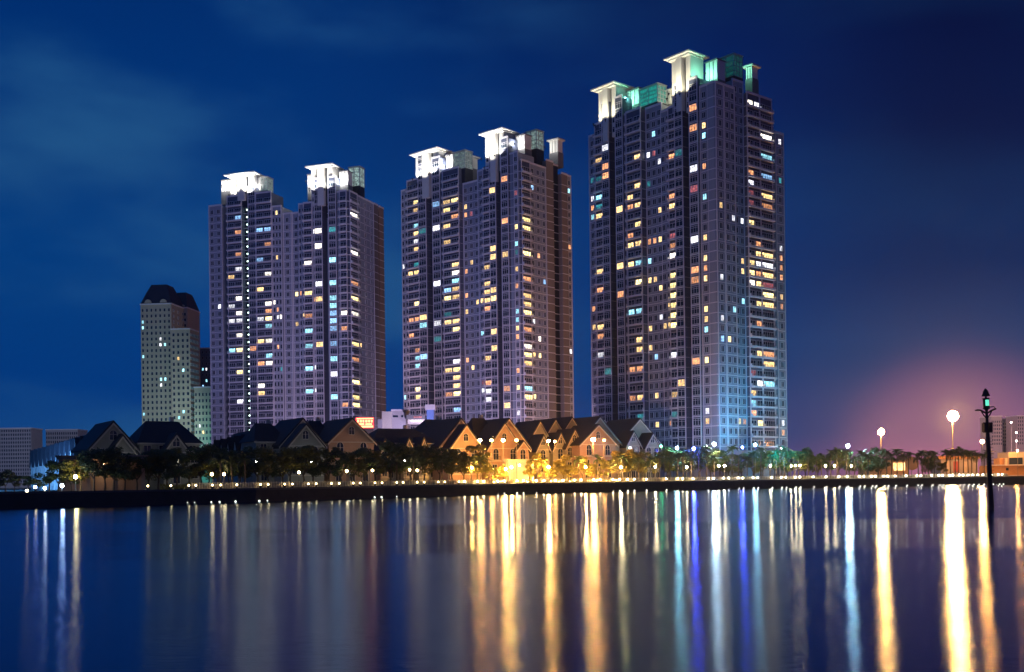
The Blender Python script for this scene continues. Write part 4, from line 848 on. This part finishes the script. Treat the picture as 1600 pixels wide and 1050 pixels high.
# high masts with floodlight clusters
def mast(px, py, Y, s, n, spread, label):
    p = P(px, py, Y); root = empty('floodlight_mast', (p.x, p.y, GZ), label, 'floodlight mast', 'orange floodlight masts'); z = p.z - GZ
    b = MB(); b.tube([(0, .6, 0), (0, .6, z * .5), (0, .6, z + spread)], [.35, .25, .15], 8); part('mast', b, M['post'], root)
    b = MB()
    ring = [(math.cos(2 * math.pi * k / n) * spread, math.sin(2 * math.pi * k / n) * spread) for k in range(n)]
    b.tube([Vector((x, .3, z + y)) for x, y in ring + ring[:1]], .08, 5)
    for x, y in ring[::2]: b.tube([(0, .5, z), (x, .3, z + y)], .06, 4)
    part('rack', b, M['post'], root)
    hm = bulbmat((1, .45, .1), s); h = MB(); h.ball((0, 0, 0), spread * .34, 0, 8, 6); hme = h.mesh('lamp_head', [hm])
    for x, y in ring: link('lamp_head', hme, root, (x, 0, z + y))
    for k in range(4): link('lamp_head', hme, root, (spread * .45 * math.cos(.785 + k * 1.57), -.2, z + spread * .45 * math.sin(.785 + k * 1.57)))
mast(1377, 675, 470, 2200, 8, 1.0, 'lower orange floodlight mast left of the big one')
mast(1489, 650, 480, 2700, 10, 1.75, 'brightest orange floodlight mast over the palm grove')
for k, (px, py) in enumerate(((1580, 660), (1588, 676), (1588, 689))):
    street_lamp(px, py, 0, (1, .8, .7), 30, .55, ['highest', 'middle', 'lowest'][k] + ' pale lamp before the hazy far towers', 'pale lamps before the hazy towers', Yabs=700)
# low lamps on the quay wall
ql = [55, 231, 267, 295, 306, 332, 345, 370, 407, 419, 445, 457, 482, 494, 518, 530, 552, 563, 586, 597, 620, 630, 652, 663, 685, 695, 717, 726, 746, 756, 778, 788, 808, 818, 838, 850, 868, 880, 898, 908, 928, 938, 958, 968, 981, 991, 1010, 1041, 1059, 1067, 1083, 1107, 1115, 1131, 1139, 1154, 1161, 1177, 1184,
      1206, 1221, 1228, 1243, 1250, 1271, 1291, 1311, 1324, 1343, 1350, 1362, 1368, 1381, 1387, 1399, 1416, 1433, 1439, 1456, 1467, 1473, 1484, 1489, 1499, 1505, 1513, 1520, 1528, 1536, 1550, 1560, 1566]
b = MB(); b.box(-.16, .16, -.16, .16, 0, .5); qb = b.mesh('base', [M['coping']]); h = {}
for key, col, s in (('d', WARM, 18), ('w', WARM, 150), ('n', (1, .85, .6), 80)):
    mb = MB(); mb.ball((0, 0, .66), .17, 0, 8, 5); h[key] = mb.mesh('lamp_head', [bulbmat(col, s)])
for i, px in enumerate(ql):
    p = G(px, Dsh(px) + 1.0, 757); root = empty('quay_lamp', (p.x, p.y, GZ + .1), '%s low lamp from the left on the quay edge' % ordinal(i), 'quay lamp', 'low lamps along the quay edge')
    link('base', qb, root); link('lamp_head', h['d' if px < 720 else ('w' if px < 1100 else 'n')], root)
# glowing dots added at the waterline for the quay lamps' reflections
mb = MB(); mb.ball((0, 0, 0), .16, 0, 6, 4, .7); mk = mb.mesh('reflection_dot', [bulbmat((.85, .9, .8), 6)])
k = 0
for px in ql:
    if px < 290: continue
    p = G(px, Dsh(px), 770); o = link('reflection_dot', mk, None, (p.x, p.y - 1.0, .22))
    tag(o, '%s tiny glowing reflection dot from the left at the waterline of the quay' % ordinal(k), 'reflection dot', 'added reflection dots at the foot of the quay'); k += 1

# unseen floodlights added to brighten the fronts like street lamp and city glow
def unseen_flood(px, Y, tx, tY, tz, col, pw, size, label):
    p = G(px, Y, 740); t_ = G(tx, tY, 500); z = 6.0
    root = empty('floodlight', (p.x, p.y, GZ), label, 'floodlight', 'unseen floodlights washing the tower fronts')
    b = MB(); b.tube([(0, 0, 0), (0, 0, z - .5)], .12, 6); part('post', b, M['post'], root)
    d = (Vector((t_.x, t_.y, tz)) - Vector((p.x, p.y, GZ + z))).normalized()
    b = MB(); b.tube([Vector((0, 0, z)) - d * .8, Vector((0, 0, z)) - d * .25], [.3, .5], 8); part('housing', b, M['dark'], root)
    ld = bpy.data.lights.new('floodlight', 'SPOT'); ld.energy = pw; ld.color = col; ld.spot_size = R(size); ld.spot_blend = .9; ld.shadow_soft_size = 1.2
    o = bpy.data.objects.new('floodlight_beam', ld); COL.objects.link(o); o.location = (p.x, p.y, GZ + z); o.rotation_euler = d.to_track_quat('-Z', 'Y').to_euler()
PINK = (.74, .6, 1)
for i, (px, Y, tx, tY, tz, col, pw, sz, lab) in enumerate((
    (420, 400, 400, 490, 40, PINK, .6e5, 110, 'unseen floodlight added behind the dim terrace aimed at the left tall tower'),
    (500, 400, 500, 480, 40, PINK, .6e5, 110, 'unseen floodlight added behind the yellow grey villa aimed at left tall tower'),
    (590, 420, 580, 475, 40, (1, .58, .55), .35e5, 100, 'unseen floodlight added by the red sign aimed at the left tall tower'),
    (670, 375, 670, 450, 40, PINK, .55e5, 115, 'unseen floodlight added behind the hipped roof aimed at the middle tower'),
    (765, 362, 760, 435, 40, PINK, .55e5, 115, 'unseen floodlight added behind the orange gables aimed at the middle tower'),
    (885, 385, 860, 445, 40, (1, .6, .6), .42e5, 105, 'unseen added floodlight aimed at the end wall of the middle tower'),
    (960, 340, 970, 385, 40, (.85, .66, 1), .75e5, 125, 'unseen floodlight added behind the pink villa aimed at the near tower'),
    (1078, 331, 1075, 365, 45, (.75, .68, 1), .6e5, 100, 'unseen floodlight added before the podium aimed at the near tower'),
    (1235, 332, 1165, 372, 34, (.0, .4, .72), .55e5, 110, 'blue floodlight aimed at the end wall of the near tower'),
    (275, 520, 275, 585, 25, (.1, .8, .75), .45e5, 100, 'teal floodlight at the foot of the mansard tower'),
    (225, 520, 235, 600, 50, (.75, .8, .8), 1.0e5, 90, 'unseen pale floodlight added at the foot of the mansard tower'))):
    unseen_flood(px, Y, tx, tY, tz, col, pw, sz, lab)
unseen_flood(-30, 232, 95, 262, 12, (.1, .36, 1), 1.4e5, 150, 'blue floodlight before the blue lit terrace')
unseen_flood(1500, 640, 1580, 920, 60, (1, .5, .55), 2.2e6, 90, 'unseen added orange pink floodlight aimed at the hazy far towers')  # added to give the far towers the pink of lit haze
unseen_flood(30, 560, 30, 760, 30, (.6, .65, .9), 3.2e5, 110, 'unseen added pale floodlight aimed at the left edge office block')

# ------------------------------------------------------------------ trees
def crown_mesh(name, seed, rad, hgt, n, leaf, mat_, lobes=9):
    rs = random.Random(seed); b = MB(); L = []
    for i in range(lobes):
        a = rs.uniform(0, 6.28); zz = rs.uniform(.08, .92); rr_ = rs.uniform(.15, .8) * rad * (1 - .5 * abs(zz - .45)); L.append((rr_ * math.cos(a), rr_ * math.sin(a), zz * hgt, rs.uniform(.2, .36) * rad))
    for i in range(n):
        x, y, z, r = rs.choice(L); d = Vector((rs.gauss(0, 1), rs.gauss(0, 1), rs.gauss(0, 1))).normalized(); q = r * rs.uniform(.55, 1.12) ** .6
        c = Vector((x, y, z)) + Vector((d.x * q, d.y * q, d.z * q * .8))
        u = Vector((rs.gauss(0, 1), rs.gauss(0, 1), rs.gauss(0, .6))).normalized(); v = u.cross(d).normalized() if abs(u.dot(d)) < .95 else Vector((0, 0, 1))
        s = leaf * rs.uniform(.6, 1.4)
        b.poly([c - u * s, c - v * s * .45, c + u * s, c + v * s * .45])
    return b.mesh(name, [mat_])
crowns = [crown_mesh('crown', 10 + i, 3.5, 5.4, 2600, .23, M['leaf'] if i % 2 else M['leaf2'], 16) for i in range(6)]
crowns_lit = [crown_mesh('crown', 40 + i, 3.5, 5.4, 2600, .28, M['leaf_lit'], 14) for i in range(4)]
def trunk_mesh(h, seed):
    rs = random.Random(seed); b = MB(); b.tube([(0, 0, -.1), (.08, .05, h * .5), (rs.uniform(-.2, .2), rs.uniform(-.2, .2), h)], [.24, .17, .13], 7)
    for i in range(5):
        a = i * 1.256 + rs.uniform(-.3, .3); b.tube([(0, 0, h * .85), (math.cos(a) * 1.0, math.sin(a) * 1.0, h + 1.1), (math.cos(a) * 1.9, math.sin(a) * 1.9, h + 2.4)], [.1, .07, .03], 5)
    return b.mesh('trunk', [M['bark']])
trunks = [trunk_mesh(2.6, i) for i in range(3)]
def tree(px, ytop, off, label, group, wide=1.0, i=0):
    Y = Dsh(px) + off; p = G(px, Y, 740); zt = P(px, ytop, Y).z - GZ; s = zt / 7.9
    root = empty('broadleaf_tree', (p.x, p.y, GZ), label, 'tree', group)
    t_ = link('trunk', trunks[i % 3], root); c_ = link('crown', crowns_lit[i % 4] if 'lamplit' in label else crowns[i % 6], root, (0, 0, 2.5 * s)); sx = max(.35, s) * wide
    t_.scale = (s, s, s); c_.scale = (sx, sx, s * 1.05); c_.rotation_euler = (0, 0, i * 1.7)
def frond_mesh(seed, Lf=2.7):
    rs = random.Random(seed); b = MB(); pts = []
    up = rs.uniform(.55, .95)
    for k in range(9):
        t = k / 8; pts.append(Vector((Lf * (t * .95 - .12 * t * t), 0, up * Lf * (1.15 * t - 1.45 * t * t))))
    b.tube(pts[::2], [.05, .04, .03, .02, .01], 3)
    for k in range(1, 9):
        for h_ in (0, .5):
            if k == 8 and h_: break
            c = pts[k] if not h_ else (pts[k] + pts[k + 1]) / 2; l = .95 * math.sin(math.pi * (.12 + .8 * (k + h_) / 9)) + .15
            for s in (-1, 1):
                e_ = c + Vector((.3 * l, s * l * .8, -l * rs.uniform(.35, .75))); b.poly([c + Vector((-.07, 0, 0)), e_, c + Vector((.09, 0, .02))])
    return b.mesh('frond', [M['frond']])
fronds = [frond_mesh(i) for i in range(4)]
def ptrunk(seed):
    b = MB(); rs = random.Random(seed); lx = rs.uniform(-.3, .3); n = 9
    b.tube([(lx * (k / (n - 1)) ** 2, 0, k / (n - 1) * 7) for k in range(n)], [.24, .19, .17, .165, .16, .16, .155, .15, .13], 7)
    for k in range(1, 14): b.tube([(lx * (k / 14) ** 2, 0, k / 14 * 7 - .03), (lx * (k / 14) ** 2, 0, k / 14 * 7 + .03)], .185, 7)
    return b.mesh('trunk', [M['bark']]), lx
pts_ = [ptrunk(i) for i in range(4)]
def palm(px, ytop, off, label, group, i=0, fs=1.0):
    Y = Dsh(px) + off; p = G(px, Y, 740); zt = P(px, ytop, Y).z - GZ; rs = random.Random(i * 31 + 5); fs *= rs.uniform(.85, 1.12); ht = zt - 1.9 * fs
    root = empty('palm_tree', (p.x, p.y, GZ), label, 'palm tree', group, rs.uniform(0, 6.28)); me, lx = pts_[i % 4]
    o = link('trunk', me, root); o.scale = (1, 1, ht / 7)
    n = 15
    for k in range(n):
        f = link('frond', fronds[rs.randrange(4)], root, (lx, 0, ht)); sc_ = fs * rs.uniform(.8, 1.1); f.scale = (sc_, sc_, sc_)
        f.rotation_euler = (rs.uniform(-.15, .15), rs.uniform(-.6, .75) if k % 3 else rs.uniform(-1.2, -.6), k * 6.283 / n + rs.uniform(-.2, .2))
rt = random.Random(3); n = 0
def trees(xs, lab, group):
    global n
    for j, (px, yt, off, wd) in enumerate(xs): tree(px, yt, off, lab % ordinal(j), group, wd, n); n += 1
trees([(x + rt.uniform(-4, 4), rt.uniform(735, 750) if x < 60 else (rt.uniform(722, 734) if x < 125 else rt.uniform(697, 712)), rt.uniform(6, 17), rt.uniform(1.0, 1.35)) for x in range(-10, 320, 17)], '%s dark tree from the left on the left bank', 'dark trees on the left bank')
trees([(x + rt.uniform(-5, 5), rt.uniform(693, 709), rt.uniform(9, 17), rt.uniform(1, 1.3)) for x in range(322, 700, 19)], '%s dark tree from the left before the dim villas', 'dark trees before the dim villas')
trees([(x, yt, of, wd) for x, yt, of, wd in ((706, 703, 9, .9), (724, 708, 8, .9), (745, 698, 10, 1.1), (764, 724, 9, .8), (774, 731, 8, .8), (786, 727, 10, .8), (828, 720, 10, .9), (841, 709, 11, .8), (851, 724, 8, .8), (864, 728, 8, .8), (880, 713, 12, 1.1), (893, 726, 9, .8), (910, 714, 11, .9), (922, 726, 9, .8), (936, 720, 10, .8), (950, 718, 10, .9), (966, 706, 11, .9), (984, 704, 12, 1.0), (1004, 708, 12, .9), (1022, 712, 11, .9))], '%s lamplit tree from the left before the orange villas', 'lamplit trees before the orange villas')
trees([(x + rt.uniform(-4, 4), rt.uniform(699, 711), rt.uniform(11, 17), rt.uniform(.9, 1.2)) for x in range(1040, 1345, 17)], '%s tree from the left below the near tower', 'trees below the near tower')
trees([(x + rt.uniform(-4, 4), rt.uniform(712, 722), rt.uniform(14, 20), rt.uniform(.9, 1.2)) for x in (1352, 1380, 1446, 1458, 1470)], '%s low tree from the left among the palm groves', 'low trees among the palm groves')
trees([(1372, 702, 12, 1.0)], '%s bushy tree standing highest between the first palms at right', 'bushy tree at right')
pn = 0
def palms(xs, lab, group):
    global pn
    for j, (px, yt, off, fs) in enumerate(xs): palm(px, yt, off, lab % ordinal(j), group, pn, fs); pn += 1
palms([(x + rt.uniform(-2, 2), rt.uniform(704, 714), rt.uniform(4, 10), .9) for x in (346, 362, 384, 620, 648, 690, 735, 752, 905, 935, 975, 996, 1014, 1030)], '%s palm from the left among the shore trees', 'palms among the shore trees')
palms([(x + rt.uniform(-3, 3), rt.uniform(694, 713), rt.uniform(4, 11), .9) for x in range(1046, 1345, 12)], '%s palm from the left in the row below the near tower', 'palms in a row below the near tower')
palms([(x + rt.uniform(-1, 1), yt, rt.uniform(4, 10), 1.0) for x, yt in ((1347, 702), (1356, 706), (1386, 703), (1394, 705), (1402, 700), (1412, 706), (1419, 704), (1434, 707), (1441, 703), (1450, 702), (1460, 705), (1478, 701), (1485, 702), (1492, 700), (1498, 698), (1505, 702), (1512, 701), (1519, 704), (1526, 705), (1545, 703), (1537, 706))], '%s palm from the left in the groves at right', 'palms in the right hand groves')

# hedge and railing along the promenade
def railing(xa, xb, off, h, label, group, m_, step=4.0):
    pa_ = G(xa, Dsh(xa) + off, 757); root = empty('railing', (pa_.x, pa_.y, GZ), label, 'railing', group); b = MB(); ps = []
    x = xa
    while x <= xb: ps.append(G(x, Dsh(x) + off, 757) - pa_); x += step
    for p, q_ in zip(ps, ps[1:]):
        for z in (.15, h - .05): b.tube([p + Vector((0, 0, z)), q_ + Vector((0, 0, z))], .035, 4)
        for k in range(5):
            c_ = p.lerp(q_, k / 5); b.tube([c_ + Vector((0, 0, .1)), c_ + Vector((0, 0, h))], .025, 4)
    tag(part('bars', b, m_, root), kind='stuff')
    b = MB(); b.box(-.07, .07, -.07, .07, 0, h + .12); me = b.mesh('post', [m_])
    for p in ps: link('post', me, root, p)
for xa, xb, lab in ((300, 700, 'dark stretch of railing before the dim villas'), (702, 1030, 'lamplit stretch of pale railing before the orange villas'), (1032, 1340, 'stretch of railing below the near tower'), (1342, 1575, 'stretch of railing before the palm groves')):
    railing(xa, xb, 2.2, 1.15, lab, 'railing along the promenade', M['fence'])
# clipped hedge behind the railing: ground cover
rs = random.Random(9); b = MB()
for i in range(26000):
    px = rs.uniform(250, 1575); d = rs.uniform(2.9, 4.4); h_ = rs.uniform(0, 1.0 + .25 * math.sin(px * .11)) * (1 if px < 700 or px > 1030 else .8)
    c = G(px, Dsh(px) + d, 757) + Vector((0, 0, GZ + h_)); u = Vector((rs.gauss(0, 1), rs.gauss(0, 1), rs.gauss(0, 1))).normalized(); v = Vector((rs.gauss(0, 1), rs.gauss(0, 1), rs.gauss(0, 1))).normalized(); s = .16
    b.poly([c - u * s, c - v * s * .6, c + u * s, c + v * s * .6])
tag(part('shrubbery', b, M['leaf2'], None), 'low clipped shrubs along the promenade', None, None, 'stuff')
# lit garden gate pavilion in the middle of the promenade
for k, (px, off, w_, h_, m_, lab) in enumerate(((814, 12, 3.2, 6.5, M['trim'], 'small lit gate house with pale pillars among the yellow trees'), (160, 16, 7, 6.5, WR, 'dim lit arcade at the foot of the villa beside the blue terrace'))):
    p = G(px, Dsh(px) + off, 740); root = empty('gate_house', (p.x, p.y, GZ), lab, 'gate house', None, R(20)); b = MB(); np_ = 2 if k == 0 else 4
    for i in range(np_):
        x = -w_ + 2 * w_ * i / (np_ - 1); c_ = MB(); c_.box(x - .3, x + .3, -.3, .3, 0, h_ - .8); part('pillar', c_, m_, root)
    b.box(-w_ - .6, w_ + .6, -.6, 3, h_ - .8, h_ - .3); b.box(-w_ - .9, w_ + .9, -.9, 3.3, h_ - .3, h_ - .1); part('roof', b, m_, root)
    b = MB(); b.box(-w_, w_, 2.6, 2.9, 0, h_ - .8); part('wall', b, m_, root); b = MB(); b.ball((0, 1, h_ - 1.6), .22, 0, 8, 5); part('lamp_head', b, bulbmat((1, .7, .35), 110), root)
    b = MB(); b.tube([(0, 1, h_ - 1.4), (0, 1, h_ - .8)], .03, 4); part('lamp_chain', b, M['dark'], root)

# ------------------------------------------------------------------ beacon pole standing in the water
Yb = 107.0; pb_ = P(1549, 797, Yb); pt_ = P(1540, 612, Yb)
root = empty('beacon_pole', (pb_.x, Yb, 0), 'dark navigation beacon pole with green light standing in the river', 'beacon')
def bp(py, dx=0): 
    t = (797 - py) / 185.0; q_ = P(1549 - 9 * t + dx, py, Yb); return Vector((q_.x - pb_.x, 0, q_.z))
b = MB(); b.tube([bp(805) - Vector((0, 0, 1.5)), bp(790), bp(740), bp(690), bp(650)], [.3, .27, .24, .2, .13], 10); part('pole', b, M['dark'], root)
b = MB(); b.tube([bp(650), bp(642), bp(639), bp(622)], [.13, .12, .22, .22], 10)
for s in (-1, 1): b.tube([bp(638) + Vector((.26 * s, 0, 0)), bp(623) + Vector((.26 * s, 0, 0))], .05, 5)
b.tube([bp(639), bp(637.5)], .34, 10); b.tube([bp(623.5), bp(622)], .34, 10)
part('lantern_cage', b, M['dark'], root)
b = MB(); b.tube([bp(634) + Vector((0, -.24, 0)), bp(625) + Vector((0, -.24, 0))], .17, 8); part('green_light', b, emit('beacon_green', (.15, .9, .6), 1.1), root)
b = MB(); b.tube([bp(622), bp(619.5), bp(619), bp(613), bp(612.5), bp(607)], [.1, .1, .42, .26, .3, .06], 8); part('topmark', b, M['dark'], root)
b = MB()
for s in (-1, 1):
    b.tube([bp(646), bp(641, 9 * s), bp(638.5 if s > 0 else 640.5, 15 * s)], .09, 5); b.tube([bp(655), bp(648, 5 * s), bp(641, 9 * s)], .06, 5)
b.tube([bp(636, 3), bp(635.5, 12), bp(639.5, 15)], .05, 5); b.box(-1.1 + bp(640).x, -.75 + bp(640).x, -.1, .1, bp(642).z, bp(640).z)
part('bracket', b, M['dark'], root)
b = MB()
for s in (-1, 1):
    c_ = bp(668, 4.6 * s); b.box(c_.x - .12, c_.x + .12, -.3, .3, bp(675).z, bp(661).z)
b.box(bp(668).x - .4, bp(668).x + .4, -.08, .08, bp(676).z, bp(674.8).z); b.box(bp(668).x - .4, bp(668).x + .4, -.08, .08, bp(661.5).z, bp(660).z)
part('battery_box', b, M['dark'], root)
# ladder rungs
b = MB()
for k in range(22): c_ = bp(790 - k * 5); b.box(c_.x - .34, c_.x + .34, -.33, -.29, c_.z, c_.z + .04)
part('ladder', b, M['dark'], root)
print('objects', len(bpy.data.objects), 'tris', sum(len(o.data.polygons) for o in bpy.data.objects if o.type == 'MESH'))

if True:
    b = MB(); b.box(-1000, 1000, -40, 1150, -1.2, 152); o = part('haze', b, [], None)
    hz = bpy.data.materials.new('haze_air'); hz.use_nodes = True; t = hz.node_tree; t.nodes.clear()
    v = t.nodes.new('ShaderNodeVolumePrincipled'); v.inputs['Density'].default_value = .0001; v.inputs['Color'].default_value = (.55, .68, .95, 1)
    v.inputs['Anisotropy'].default_value = .7
    oo = t.nodes.new('ShaderNodeOutputMaterial'); t.links.new(v.outputs[0], oo.inputs['Volume']); o.data.materials.append(hz); tag(o, 'thin night haze over the river', None, None, 'stuff')
